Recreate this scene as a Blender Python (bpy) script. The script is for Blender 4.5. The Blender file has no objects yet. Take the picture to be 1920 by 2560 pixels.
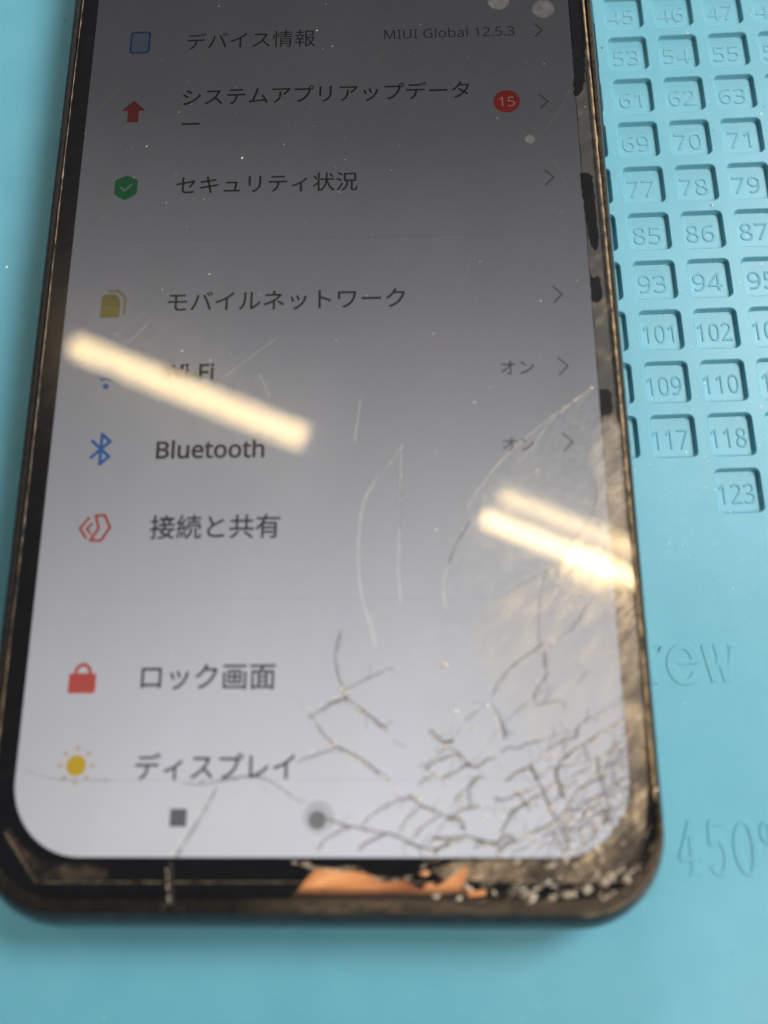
import bpy, bmesh, math, random
from mathutils import Vector, Matrix, noise
random.seed(7)
S = 0.001                                   # everything below is written in millimetres, built in metres
sc = bpy.context.scene
COL = sc.collection

# ------------------------------------------------------------------ camera
# world: x to the right of the phone, y towards its top end, z up. Display surface lies 9 mm above the mat.
DZ = 9.0
CAM = (10.351, 16.373, 90.507)              # mm, from the middle of the display's lower edge
RX, RY, RZ = 0.24658, 0.03217, -0.00459
FPX = 1906.0                                # focal length in pixels of a 2560 px high picture
cam_d = bpy.data.cameras.new('camera'); cam = bpy.data.objects.new('camera', cam_d); COL.objects.link(cam)
MR = (Matrix.Rotation(RZ, 3, 'Z') @ Matrix.Rotation(RY, 3, 'Y') @ Matrix.Rotation(RX, 3, 'X'))
cam.matrix_world = Matrix.Translation(Vector((CAM[0], CAM[1], CAM[2]+DZ))*S) @ MR.to_4x4()
cam_d.sensor_fit = 'VERTICAL'; cam_d.sensor_height = 36; cam_d.lens = FPX/2560*36
cam_d.clip_start = 0.002; cam_d.clip_end = 50
cam_d.dof.use_dof = True; cam_d.dof.focus_distance = 0.111; cam_d.dof.aperture_fstop = cam_d.lens/3.05
sc.camera = cam

# ------------------------------------------------------------------ world, light, exposure
w = bpy.data.worlds.new('World'); sc.world = w; w.use_nodes = True
w.node_tree.nodes['Background'].inputs[0].default_value = (0.80, 0.86, 1.0, 1)
w.node_tree.nodes['Background'].inputs[1].default_value = 0.09
sc.view_settings.view_transform = 'Standard'; sc.view_settings.look = 'None'
sc.view_settings.exposure = 0; sc.view_settings.gamma = 1
sc.cycles.max_bounces = 8; sc.cycles.transparent_max_bounces = 24; sc.cycles.use_denoising = True
sc.cycles.sample_clamp_indirect = 6

def area(name, loc, target, size, power, col):
    d = bpy.data.lights.new(name, 'AREA'); d.energy = power; d.size = size*S; d.color = col; d.shape = 'DISK'
    o = bpy.data.objects.new(name, d); COL.objects.link(o)
    o.location = Vector((loc[0], loc[1], loc[2]))*S
    o.rotation_euler = (Vector(target)*S-o.location).to_track_quat('-Z', 'Y').to_euler()
    return o
area('key_light', (760, 560, 860), (20, 60, 0), 440, 15.5, (1.0, 0.97, 0.93))  # added unseen key light; its side follows from the pocket shading
area('far_fill_light', (60, 1500, 400), (-20, 100, 0), 320, 8.5, (0.9, 0.96, 1.0))  # added unseen source, grazing in from beyond the phone's top end
area('corner_fill_light', (520, -380, 520), (45, -10, 0), 260, 4.5, (1.0, 0.93, 0.84))  # added unseen fill to lift the lower right of the mat

# ------------------------------------------------------------------ helpers
def at(px, py, z=0.0):
    """point of the 1920 x 2560 photograph -> x, y in mm on the plane z (mm over the display)"""
    d = MR @ Vector(((px-960)/FPX, -(py-1280)/FPX, -1.0))
    t = (z-CAM[2])/d.z
    return (CAM[0]+t*d.x, CAM[1]+t*d.y)
def link(o, parent=None):
    COL.objects.link(o)
    if parent: o.parent = parent
    return o
def tag(o, label=None, cat=None, group=None, kind=None):
    for k, v in (('label', label), ('category', cat), ('group', group), ('kind', kind)):
        if v: o[k] = v
    return o
def empty(name, loc=(0, 0, 0), rz=0):
    o = bpy.data.objects.new(name, None); o.empty_display_size = 0.01
    o.location = Vector(loc)*S; o.rotation_euler = (0, 0, rz); return link(o)
def mesh(name, verts, faces, mat, parent=None, smooth=False, uvs=None, scale=S):
    me = bpy.data.meshes.new(name)
    me.from_pydata([tuple(c*scale for c in v) for v in verts], [], faces)
    if uvs:
        ul = me.uv_layers.new(name='UVMap')
        for l in me.loops: ul.data[l.index].uv = uvs[l.vertex_index]
    for p in me.polygons: p.use_smooth = smooth
    me.materials.append(mat); me.update()
    o = bpy.data.objects.new(name, me)
    return link(o, parent)
def rr(x0, x1, y0, y1, r, n=8):
    """rounded rectangle, counter-clockwise; r one number or (bl, br, tr, tl)"""
    if not isinstance(r, tuple): r = (r,)*4
    out = []
    for (cx, cy, a0, q) in ((x0+r[0], y0+r[0], 180, r[0]), (x1-r[1], y0+r[1], 270, r[1]), (x1-r[2], y1-r[2], 0, r[2]), (x0+r[3], y1-r[3], 90, r[3])):
        for i in range(n+1):
            a = math.radians(a0+90*i/n); out.append((cx+q*math.cos(a), cy+q*math.sin(a)))
    return out
def loft(name, rings, mat, parent=None, cap0=False, cap1=False, smooth=True):
    """rings: list of (loop2d, z)"""
    V = []; F = []; n = len(rings[0][0])
    for lp, z in rings: V += [(x, y, z) for x, y in lp]
    for k in range(len(rings)-1):
        for i in range(n):
            j = (i+1) % n; F.append((k*n+i, k*n+j, (k+1)*n+j, (k+1)*n+i))
    if cap0: F.append(tuple(range(n))[::-1])
    if cap1: F.append(tuple(range((len(rings)-1)*n, len(rings)*n)))
    o = mesh(name, V, F, mat, parent, smooth)
    if smooth:
        for p in o.data.polygons:
            if len(p.vertices) > 4: p.use_smooth = False
    return o
def spline(pts, step):
    """Catmull-Rom through 2D points"""
    if len(pts) < 2: return pts
    P = [Vector(p) for p in pts]; P = [P[0]*2-P[1]]+P+[P[-1]*2-P[-2]]; out = []
    for i in range(1, len(P)-2):
        a, b, c, d = P[i-1:i+3]; n = max(1, int((c-b).length/step))
        for k in range(n):
            t = k/n; out.append(0.5*((2*b)+(c-a)*t+(2*a-5*b+4*c-d)*t*t+(3*b-a-3*c+d)*t**3))
    out.append(P[-2]); return out
def poly_plate(name, pts, z, h, mat, parent, smooth=False):
    """flat piece with a thickness: outline extruded from z up to z+h, ngon top"""
    n = len(pts); V = [(x, y, z) for x, y in pts]+[(x, y, z+h) for x, y in pts]
    F = [tuple(range(n, 2*n)), tuple(range(n))[::-1]]+[(i, (i+1) % n, n+(i+1) % n, n+i) for i in range(n)]
    o = mesh(name, V, F, mat, parent, smooth)
    bm = bmesh.new(); bm.from_mesh(o.data); bmesh.ops.recalc_face_normals(bm, faces=bm.faces)
    bmesh.ops.triangulate(bm, faces=[f for f in bm.faces if len(f.verts) > 4]); bm.to_mesh(o.data); bm.free()
    return o

# ------------------------------------------------------------------ materials
def new_mat(name):
    m = bpy.data.materials.new(name); m.use_nodes = True; nt = m.node_tree; nt.nodes.clear()
    out = nt.nodes.new('ShaderNodeOutputMaterial'); return m, nt, nt.nodes, nt.links, out
def N(nt, t, **kw):
    n = nt.nodes.new(t)
    for k, v in kw.items():
        if k.startswith('i_'):
            key = k[2:]; key = int(key) if key.isdigit() else key.replace('_', ' ')
            n.inputs[key].default_value = v
        else: setattr(n, k, v)
    return n
def math_node(nt, op, a, b=None, clamp=False):
    n = nt.nodes.new('ShaderNodeMath'); n.operation = op; n.use_clamp = clamp
    for i, v in enumerate((a, b)):
        if v is None: continue
        if isinstance(v, (int, float)): n.inputs[i].default_value = v
        else: nt.links.new(v, n.inputs[i])
    return n.outputs[0]
def ramp(nt, fac, stops, interp='LINEAR'):
    r = nt.nodes.new('ShaderNodeValToRGB'); r.color_ramp.interpolation = interp
    e = r.color_ramp.elements
    while len(e) < len(stops): e.new(0.5)
    for k, (p, c) in enumerate(stops):
        e[k].position = p; e[k].color = (c, c, c, 1) if isinstance(c, (int, float)) else (*c, 1)
    nt.links.new(fac, r.inputs[0]); return r.outputs[0]
def tex(nt, scale, detail=4, rough=0.5, dist=0.0, vec=None, kind='ShaderNodeTexNoise'):
    co = nt.nodes.new('ShaderNodeTexCoord').outputs['Object'] if vec is None else vec
    n = nt.nodes.new(kind); n.inputs['Scale'].default_value = scale
    if kind == 'ShaderNodeTexNoise':
        n.inputs['Detail'].default_value = detail; n.inputs['Roughness'].default_value = rough; n.inputs['Distortion'].default_value = dist
    nt.links.new(co, n.inputs['Vector']); return n.outputs[0]
def bump(nt, h, strength, dist):
    b = nt.nodes.new('ShaderNodeBump'); b.inputs['Strength'].default_value = strength; b.inputs['Distance'].default_value = dist
    nt.links.new(h, b.inputs['Height']); return b.outputs[0]
def pbr(name, col, rough=0.5, metal=0.0, col2=None, nscale=300, bumpd=0, bscale=2000, spec=0.5, lo=0.35, hi=0.65, coat=0):
    m, nt, nd, lk, out = new_mat(name)
    p = nd.new('ShaderNodeBsdfPrincipled'); lk.new(p.outputs[0], out.inputs[0])
    p.inputs['Roughness'].default_value = rough; p.inputs['Metallic'].default_value = metal
    p.inputs['Specular IOR Level'].default_value = spec; p.inputs['Coat Weight'].default_value = coat
    p.inputs['Coat Roughness'].default_value = 0.05
    p.inputs['Base Color'].default_value = (*col, 1)
    if col2:
        lk.new(ramp(nt, tex(nt, nscale, 5, 0.6), [(lo, col), (hi, col2)]), p.inputs['Base Color'])
    if bumpd: lk.new(bump(nt, tex(nt, bscale, 4, 0.6), 1.0, bumpd*S), p.inputs['Normal'])
    return m

def stretched(nt, ang, sx, sy):
    a = nt.nodes.new('ShaderNodeMapping'); a.inputs['Rotation'].default_value = (0, 0, -math.radians(ang)); nt.links.new(nt.nodes.new('ShaderNodeTexCoord').outputs['Object'], a.inputs[0])
    b = nt.nodes.new('ShaderNodeMapping'); b.inputs['Scale'].default_value = (sx, sy, 1); nt.links.new(a.outputs[0], b.inputs[0]); return b.outputs[0]
# blue silicone: faint mottling, fine moulded grain, dusty film
def silicone():
    m, nt, nd, lk, out = new_mat('blue_silicone')
    p = nd.new('ShaderNodeBsdfPrincipled'); lk.new(p.outputs[0], out.inputs[0])
    c = ramp(nt, tex(nt, 60, 6, 0.65), [(0.3, (0.103, 0.342, 0.450)), (0.7, (0.130, 0.388, 0.500))])
    mx = nd.new('ShaderNodeMix'); mx.data_type = 'RGBA'; lk.new(c, mx.inputs[6]); mx.inputs[7].default_value = (0.30, 0.46, 0.52, 1)
    lk.new(ramp(nt, tex(nt, 2200, 3, 0.7), [(0.62, 0.0), (0.85, 0.5)]), mx.inputs[0])
    lk.new(mx.outputs[2], p.inputs['Base Color'])
    p.inputs['Roughness'].default_value = 0.42; p.inputs['Specular IOR Level'].default_value = 0.45
    p.inputs['Subsurface Weight'].default_value = 0.0
    h = math_node(nt, 'ADD', tex(nt, 1500, 5, 0.7), math_node(nt, 'MULTIPLY', tex(nt, 90, 2), 2.0))
    lk.new(bump(nt, h, 0.5, 0.05*S), p.inputs['Normal'])
    return m
M_SIL = silicone()
M_BENCH = pbr('bench_top', (0.42, 0.38, 0.33), 0.5, col2=(0.36, 0.33, 0.29), nscale=40)
M_FRAME = pbr('dark_blue_black_frame', (0.012, 0.022, 0.028), 0.28, col2=(0.02, 0.034, 0.04), nscale=500, bumpd=0.01)
M_BACK = pbr('phone_back', (0.01, 0.02, 0.025), 0.2)
M_INK = pbr('black_bezel_ink', (0.004, 0.004, 0.005), 0.25, spec=0.15)
M_BUTTON = pbr('black_button', (0.01, 0.01, 0.011), 0.35, bumpd=0.03, bscale=900)
M_LIP = pbr('dusty_brown_lip', (0.014, 0.011, 0.009), 0.6, col2=(0.006, 0.005, 0.005), nscale=1600, bumpd=0.05, bscale=1500, lo=0.35, hi=0.6, spec=0.12)
M_BEAD = pbr('adhesive_bead_and_glint', (0.42, 0.30, 0.17), 0.35, col2=(0.05, 0.035, 0.02), nscale=700, bumpd=0.08, bscale=1100, lo=0.42, hi=0.66)
M_BEADD = pbr('dirty_adhesive_bead', (0.20, 0.14, 0.08), 0.4, col2=(0.01, 0.008, 0.006), nscale=500, lo=0.45, hi=0.6)
M_CHIP = pbr('pale_glint_chip', (0.66, 0.56, 0.43), 0.15, col2=(0.36, 0.28, 0.20), nscale=2500, bumpd=0.1, bscale=2500, spec=0.8)
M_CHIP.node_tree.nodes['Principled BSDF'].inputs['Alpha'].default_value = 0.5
M_DUST = pbr('pale_dust', (0.85, 0.84, 0.80), 0.7)
M_DUSTD = pbr('dark_dust', (0.03, 0.03, 0.03), 0.7)

def orange_reflection():  # orange reflection on the bottom bezel, painted as a surface colour
    m, nt, nd, lk, out = new_mat('painted_orange_reflection')
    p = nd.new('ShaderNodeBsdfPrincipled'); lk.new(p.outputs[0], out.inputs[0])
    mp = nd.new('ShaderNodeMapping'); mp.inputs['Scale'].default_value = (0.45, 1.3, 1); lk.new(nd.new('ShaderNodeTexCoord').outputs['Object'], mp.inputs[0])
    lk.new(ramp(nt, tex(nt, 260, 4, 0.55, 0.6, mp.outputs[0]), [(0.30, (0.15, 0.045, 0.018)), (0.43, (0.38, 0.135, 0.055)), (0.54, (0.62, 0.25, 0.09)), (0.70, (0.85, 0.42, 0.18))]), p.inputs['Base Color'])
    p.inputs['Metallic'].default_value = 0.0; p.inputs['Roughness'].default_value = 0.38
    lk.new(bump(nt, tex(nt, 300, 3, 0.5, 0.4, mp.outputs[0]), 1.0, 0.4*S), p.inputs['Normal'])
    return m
M_ORANGE_REFL = orange_reflection()

def residue():
    """brown, streaky adhesive residue seen under the delaminated bezel glass"""
    m, nt, nd, lk, out = new_mat('brown_adhesive_residue')
    p = nd.new('ShaderNodeBsdfPrincipled'); lk.new(p.outputs[0], out.inputs[0])
    tc = nd.new('ShaderNodeTexCoord').outputs['Object']
    a = tex(nt, 620, 6, 0.65, 0.5, stretched(nt, 42, 0.35, 1.5)); b = tex(nt, 190, 5, 0.65)
    sp = nd.new('ShaderNodeSeparateXYZ'); lk.new(tc, sp.inputs[0])
    # the glue film is thin and dark further up the phone, thick and pale near the break
    yb = ramp(nt, math_node(nt, 'MULTIPLY', sp.outputs[1], 10.0), [(0.0, 0.58), (0.05, 0.60), (0.16, 0.68), (0.33, 0.66), (0.50, 0.50), (0.62, 0.36), (1.0, 0.36)])
    s = math_node(nt, 'ADD', math_node(nt, 'MULTIPLY', a, 0.45), math_node(nt, 'MULTIPLY', b, 0.60))
    s = math_node(nt, 'ADD', s, math_node(nt, 'SUBTRACT', math_node(nt, 'MULTIPLY', yb, 0.7), 0.375))
    lk.new(ramp(nt, s, [(0.34, (0.004, 0.003, 0.003)), (0.45, (0.022, 0.016, 0.010)), (0.53, (0.080, 0.056, 0.034)), (0.60, (0.20, 0.145, 0.088)), (0.70, (0.60, 0.45, 0.28))]), p.inputs['Base Color'])
    p.inputs['Roughness'].default_value = 0.45
    lk.new(bump(nt, a, 0.6, 0.08*S), p.inputs['Normal'])
    return m
M_RES = residue()

def film(name, cols, amount, scale, rough=0.5, stretch=None, rot=0.0):
    """a thin dirty or crazed film: noise decides where it covers and where it is clear"""
    m, nt, nd, lk, out = new_mat(name)
    tc = nd.new('ShaderNodeTexCoord').outputs['Object']
    st = stretch or (1, 1, 1)
    n = tex(nt, scale, 6, 0.65, 0.5, stretched(nt, rot, st[0], st[1]))
    p = nd.new('ShaderNodeBsdfPrincipled'); p.inputs['Roughness'].default_value = rough
    lk.new(ramp(nt, n, [(0.35, cols[0]), (0.65, cols[1])]), p.inputs['Base Color'])
    tr = nd.new('ShaderNodeBsdfTransparent'); mx = nd.new('ShaderNodeMixShader')
    a = ramp(nt, n, [(0.3, amount[0]), (0.7, amount[1])])
    uv = nd.new('ShaderNodeUVMap').outputs[0]; sp = nd.new('ShaderNodeSeparateXYZ'); lk.new(uv, sp.inputs[0])
    a = math_node(nt, 'MULTIPLY', a, sp.outputs[0], True)
    lk.new(a, mx.inputs[0]); lk.new(tr.outputs[0], mx.inputs[1]); lk.new(p.outputs[0], mx.inputs[2]); lk.new(mx.outputs[0], out.inputs[0])
    return m

# cover glass: clear sheet with a mirror-like surface (Fresnel), a faint greasy second lobe and fine dirt
def cover_glass():
    m, nt, nd, lk, out = new_mat('cover_glass')
    tr = nd.new('ShaderNodeBsdfTransparent'); g = N(nt, 'ShaderNodeBsdfGlossy', i_Roughness=0.012); g2 = N(nt, 'ShaderNodeBsdfGlossy', i_Roughness=0.2)
    g.inputs[0].default_value = (1.0, 0.99, 0.97, 1)
    geo = nd.new('ShaderNodeNewGeometry'); dt = nd.new('ShaderNodeVectorMath'); dt.operation = 'DOT_PRODUCT'
    lk.new(geo.outputs['Normal'], dt.inputs[0]); lk.new(geo.outputs['Incoming'], dt.inputs[1])
    co = math_node(nt, 'SUBTRACT', 1.0, math_node(nt, 'ABSOLUTE', dt.outputs['Value']), True)
    fr = math_node(nt, 'ADD', math_node(nt, 'MULTIPLY', math_node(nt, 'POWER', co, 5.0), 0.957), 0.043)
    tc = nd.new('ShaderNodeTexCoord').outputs['Object']
    sm = tex(nt, 900, 5, 0.7, 0.3, stretched(nt, 35, 0.5, 1.3)); sl = tex(nt, 45, 3)
    # very slight waviness of the polished surface
    nb = bump(nt, tex(nt, 120, 2), 0.25, 0.012*S); lk.new(nb, g.inputs['Normal'])
    mx = nd.new('ShaderNodeMixShader'); lk.new(fr, mx.inputs[0]); lk.new(tr.outputs[0], mx.inputs[1]); lk.new(g.outputs[0], mx.inputs[2])
    m2 = nd.new('ShaderNodeMixShader')
    gre = math_node(nt, 'MULTIPLY', ramp(nt, sm, [(0.35, 0.3), (0.7, 1.0)]), 0.030)
    lk.new(gre, m2.inputs[0]); lk.new(mx.outputs[0], m2.inputs[1]); lk.new(g2.outputs[0], m2.inputs[2])
    df = N(nt, 'ShaderNodeBsdfDiffuse'); df.inputs[0].default_value = (0.75, 0.76, 0.78, 1)
    m3 = nd.new('ShaderNodeMixShader')
    dirt = math_node(nt, 'MULTIPLY', math_node(nt, 'MULTIPLY', ramp(nt, sm, [(0.42, 0.25), (0.75, 1.0)]), ramp(nt, sl, [(0.35, 0.4), (0.7, 1.0)])), 0.006)
    lk.new(dirt, m3.inputs[0]); lk.new(m2.outputs[0], m3.inputs[1]); lk.new(df.outputs[0], m3.inputs[2])
    lk.new(m3.outputs[0], out.inputs[0]); return m
M_GLASS = cover_glass()

def clear_layer(name, ior, rough, wt, bscale=0, bdist=0, aniso=False):
    """an air gap or crazed layer below the cover glass that mirrors a second time"""
    m, nt, nd, lk, out = new_mat(name)
    tr = nd.new('ShaderNodeBsdfTransparent'); g = N(nt, 'ShaderNodeBsdfGlossy', i_Roughness=rough); g.inputs[0].default_value = (1.0, 0.96, 0.86, 1)
    uv = nd.new('ShaderNodeUVMap').outputs[0]; sp = nd.new('ShaderNodeSeparateXYZ'); lk.new(uv, sp.inputs[0])
    if bscale:
        tc = nd.new('ShaderNodeTexCoord').outputs['Object']
        mv = stretched(nt, -24, 1.6, 0.12) if aniso else tc
        lk.new(bump(nt, tex(nt, bscale, 4, 0.6, 0.3, mv), 1.0, bdist*S), g.inputs['Normal'])
    mx = nd.new('ShaderNodeMixShader'); f = math_node(nt, 'MULTIPLY', sp.outputs[0], wt, True)
    lk.new(f, mx.inputs[0]); lk.new(tr.outputs[0], mx.inputs[1]); lk.new(g.outputs[0], mx.inputs[2]); lk.new(mx.outputs[0], out.inputs[0]); return m

# display: a lit panel. Its brightness is set by the viewing angle, dimming
# towards its top and left; 'Incoming' is the viewing direction, so the dimming moves with the camera.
def view_falloff(nt):
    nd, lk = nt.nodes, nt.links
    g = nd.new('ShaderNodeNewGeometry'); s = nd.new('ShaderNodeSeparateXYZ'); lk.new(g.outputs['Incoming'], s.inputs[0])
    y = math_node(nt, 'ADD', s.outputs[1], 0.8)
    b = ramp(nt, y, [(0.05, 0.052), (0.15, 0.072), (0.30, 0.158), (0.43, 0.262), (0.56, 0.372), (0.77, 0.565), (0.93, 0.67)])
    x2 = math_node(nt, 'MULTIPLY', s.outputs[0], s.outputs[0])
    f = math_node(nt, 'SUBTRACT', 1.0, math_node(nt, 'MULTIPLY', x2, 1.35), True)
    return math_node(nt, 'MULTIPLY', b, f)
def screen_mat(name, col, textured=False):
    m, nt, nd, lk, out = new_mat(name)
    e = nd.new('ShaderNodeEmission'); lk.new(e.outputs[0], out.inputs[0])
    b = view_falloff(nt)
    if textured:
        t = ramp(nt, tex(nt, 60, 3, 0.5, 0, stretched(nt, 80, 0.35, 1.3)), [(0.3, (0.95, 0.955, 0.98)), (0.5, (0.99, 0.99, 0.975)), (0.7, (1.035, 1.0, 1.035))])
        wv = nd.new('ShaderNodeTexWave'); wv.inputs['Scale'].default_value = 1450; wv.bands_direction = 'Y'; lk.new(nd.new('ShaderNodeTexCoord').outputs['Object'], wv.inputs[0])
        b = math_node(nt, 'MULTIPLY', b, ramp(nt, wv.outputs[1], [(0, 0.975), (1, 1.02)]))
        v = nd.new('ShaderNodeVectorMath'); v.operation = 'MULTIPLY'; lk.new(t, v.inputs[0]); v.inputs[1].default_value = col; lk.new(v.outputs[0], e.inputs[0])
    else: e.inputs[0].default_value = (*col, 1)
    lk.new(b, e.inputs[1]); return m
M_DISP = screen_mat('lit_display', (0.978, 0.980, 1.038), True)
M_TXT = screen_mat('screen_black', (0.085, 0.085, 0.09))
M_TXT2 = screen_mat('screen_grey_text', (0.18, 0.18, 0.19))
M_CHEV = screen_mat('screen_chevron_grey', (0.42, 0.42, 0.43))
M_CHEV2 = screen_mat('screen_pale_grey', (0.80, 0.80, 0.82))
M_LINE = screen_mat('screen_divider', (0.84, 0.85, 0.90))
M_NAV = screen_mat('screen_nav_grey', (0.20, 0.21, 0.225))
M_RED = screen_mat('screen_red', (0.86, 0.15, 0.12))
M_BADGE = screen_mat('screen_badge_red', (1.6, 0.12, 0.10))
M_BADGET = screen_mat('screen_badge_text', (2.6, 1.3, 1.1))
M_GREEN = screen_mat('screen_green', (0.08, 0.56, 0.20))
M_BLUE = screen_mat('screen_blue', (0.09, 0.30, 0.86))
M_LBLUE = screen_mat('screen_pale_blue', (0.62, 0.78, 1.05))
M_YEL = screen_mat('screen_yellow', (0.92, 0.60, 0.05))
M_YEL2 = screen_mat('screen_pale_orange', (0.92, 0.66, 0.42))
M_OLIVE = screen_mat('screen_mustard', (0.68, 0.55, 0.16))
M_OLIVE2 = screen_mat('screen_pale_mustard', (0.74, 0.68, 0.42))
M_WHITE = screen_mat('screen_white', (0.8, 0.95, 0.85))

# crack: fracture face slanting down into the glass; u along, v from the surface line (1) to its foot (0)
def crack_mat(name, col, col2, amt, rough=0.3, nscale=900, edge=None):
    m, nt, nd, lk, out = new_mat(name)
    uv = nd.new('ShaderNodeUVMap').outputs[0]; sp = nd.new('ShaderNodeSeparateXYZ'); lk.new(uv, sp.inputs[0])
    n = tex(nt, nscale, 4, 0.65, 0.3)
    prof = ramp(nt, sp.outputs[1], [(0.0, 0.0), (0.35, 0.16), (0.68, 0.30), (0.80, 0.85), (0.93, 1.0), (1.0, 0.0)], 'EASE')
    a = math_node(nt, 'MULTIPLY', prof, ramp(nt, n, [(0.30, 0.45), (0.62, 1.0)]))
    a = math_node(nt, 'MULTIPLY', math_node(nt, 'MULTIPLY', a, sp.outputs[0]), amt, True)
    p = nd.new('ShaderNodeBsdfPrincipled'); p.inputs['Roughness'].default_value = rough; p.inputs['Specular IOR Level'].default_value = 0.7
    base = ramp(nt, tex(nt, nscale*0.7, 3), [(0.4, col), (0.66, col2)])
    if edge:     # paler foot paints the light a fracture face catches; upper edge stays dark
        mc = nd.new('ShaderNodeMix'); mc.data_type = 'RGBA'; lk.new(base, mc.inputs[6]); mc.inputs[7].default_value = (*edge, 1)
        lk.new(ramp(nt, sp.outputs[1], [(0.42, 1.0), (0.70, 0.0)]), mc.inputs[0]); base = mc.outputs[2]
    lk.new(base, p.inputs['Base Color'])
    tr = nd.new('ShaderNodeBsdfTransparent'); mx = nd.new('ShaderNodeMixShader')
    lk.new(a, mx.inputs[0]); lk.new(tr.outputs[0], mx.inputs[1]); lk.new(p.outputs[0], mx.inputs[2]); lk.new(mx.outputs[0], out.inputs[0]); return m
M_CRD = crack_mat('fracture_dark', (0.016, 0.012, 0.013), (0.07, 0.045, 0.03), 1.7, edge=(0.30, 0.24, 0.19))
M_CRG = crack_mat('fracture_grey', (0.035, 0.03, 0.034), (0.10, 0.08, 0.068), 0.95)
M_CRP = crack_mat('fracture_pale', (0.62, 0.60, 0.48), (0.80, 0.74, 0.60), 0.36, 0.4)
M_CRB = crack_mat('fracture_brown', (0.10, 0.072, 0.045), (0.36, 0.27, 0.17), 0.9, 0.3)

# ================================================================== SETTING
TABLE_Z = -3.0
def slab(name, x0, x1, y0, y1, z0, z1, mat, r=6):
    return loft(name, [(rr(x0, x1, y0, y1, r), z0), (rr(x0, x1, y0, y1, r), z1-0.4), (rr(x0+0.4, x1-0.4, y0+0.4, y1-0.4, r), z1)], mat, None, True, True)
bench = slab('bench_top', -700, 700, -400, 800, TABLE_Z-25, TABLE_Z, M_BENCH); tag(bench, kind='structure')

# ================================================================== SILICONE MAT
PHI = 0.0153; PX, PY, PWD, PHT, OX, OY = 7.7977, 7.9378, 6.2641, 6.4344, 44.487, 117.633
mat_root = empty('repair_mat', (0, 0, 0), PHI)
tag(mat_root, 'blue silicone repair mat with numbered square pockets, lying under the phone', 'mat')
RC = 0.95; DEP = 0.64
NS = 6
def hole(cx, cy): return [(x+cx, y+cy) for x, y in rr(0, PWD, -PHT, 0, RC, NS)]
V = []; F = []
def quad(x0, x1, y0, y1, z=0.0):
    b = len(V); V.extend([(x0, y0, z), (x1, y0, z), (x1, y1, z), (x0, y1, z)]); F.append((b, b+1, b+2, b+3))
cells = []
for r in range(-2, 11):
    for c in range(4, 9):
        n = 53+(r-1)*8+(c-5)
        if r == 10: n = 123 if c == 6 else None
        cells.append((r, c, n))
mx_, my_ = (PX-PWD)/2, (PY-PHT)/2
GX0 = OX-1*PX-mx_; GX1 = GX0+5*PX; GY1 = OY+3*PY+my_; GY0 = GY1-13*PY
for r, c, n in cells:
    x = OX+(c-5)*PX; y = OY-(r-1)*PY
    ox0, ox1, oy0, oy1 = x-mx_, x-mx_+PX, y+my_-PY, y+my_
    if n is None: quad(ox0, ox1, oy0, oy1); continue
    hl = hole(x, y); m_ = len(hl); cxm, cym = x+PWD/2, y-PHT/2
    b = len(V); V.extend([(p[0], p[1], 0.0) for p in hl])
    for p in hl:      # project hole points out to the cell's border
        dx, dy = p[0]-cxm, p[1]-cym
        k = min((ox1-cxm)/abs(dx) if dx else 1e9, (oy1-cym)/abs(dy) if dy else 1e9)
        V.append((cxm+dx*k, cym+dy*k, 0.0))
    for i in range(m_):
        j = (i+1) % m_; F.append((b+i, b+m_+i, b+m_+j, b+j))
    # corner triangles
    for (qx, qy) in ((ox0, oy0), (ox1, oy0), (ox1, oy1), (ox0, oy1)):
        best = [i for i in range(m_) if abs(abs(V[b+m_+i][0]-cxm)-(ox1-cxm)) < 1e-6 and (V[b+m_+i][0]-cxm)*(qx-cxm) > 0 and (V[b+m_+i][1]-cym)*(qy-cym) > 0]
        best2 = [i for i in range(m_) if abs(abs(V[b+m_+i][1]-cym)-(oy1-cym)) < 1e-6 and (V[b+m_+i][0]-cxm)*(qx-cxm) > 0 and (V[b+m_+i][1]-cym)*(qy-cym) > 0]
        i1 = max(best, key=lambda i: abs(V[b+m_+i][1]-cym)); i2 = max(best2, key=lambda i: abs(V[b+m_+i][0]-cxm))
        if i1 != i2:
            k = len(V); V.append((qx, qy, 0.0)); F.append((b+m_+i1, k, b+m_+i2))
MX0, MX1, MY0, MY1 = -190, 210, -120, 230
quad(MX0, GX0, MY0, MY1); quad(GX1, MX1, MY0, MY1); quad(GX0, GX1, MY0, GY0); quad(GX0, GX1, GY1, MY1)
# edges and underside
for a, b_ in (((MX0, MY0), (MX1, MY0)), ((MX1, MY0), (MX1, MY1)), ((MX1, MY1), (MX0, MY1)), ((MX0, MY1), (MX0, MY0))):
    k = len(V); V.extend([(*a, 0), (*b_, 0), (*b_, TABLE_Z), (*a, TABLE_Z)]); F.append((k+3, k+2, k+1, k))
sheet = mesh('mat_sheet', V, F, M_SIL, mat_root)
bm = bmesh.new(); bm.from_mesh(sheet.data)
for f in bm.faces:
    if abs(f.normal.z) > 0.5 and f.normal.z < 0: f.normal_flip()
bm.to_mesh(sheet.data); bm.free()

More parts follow.
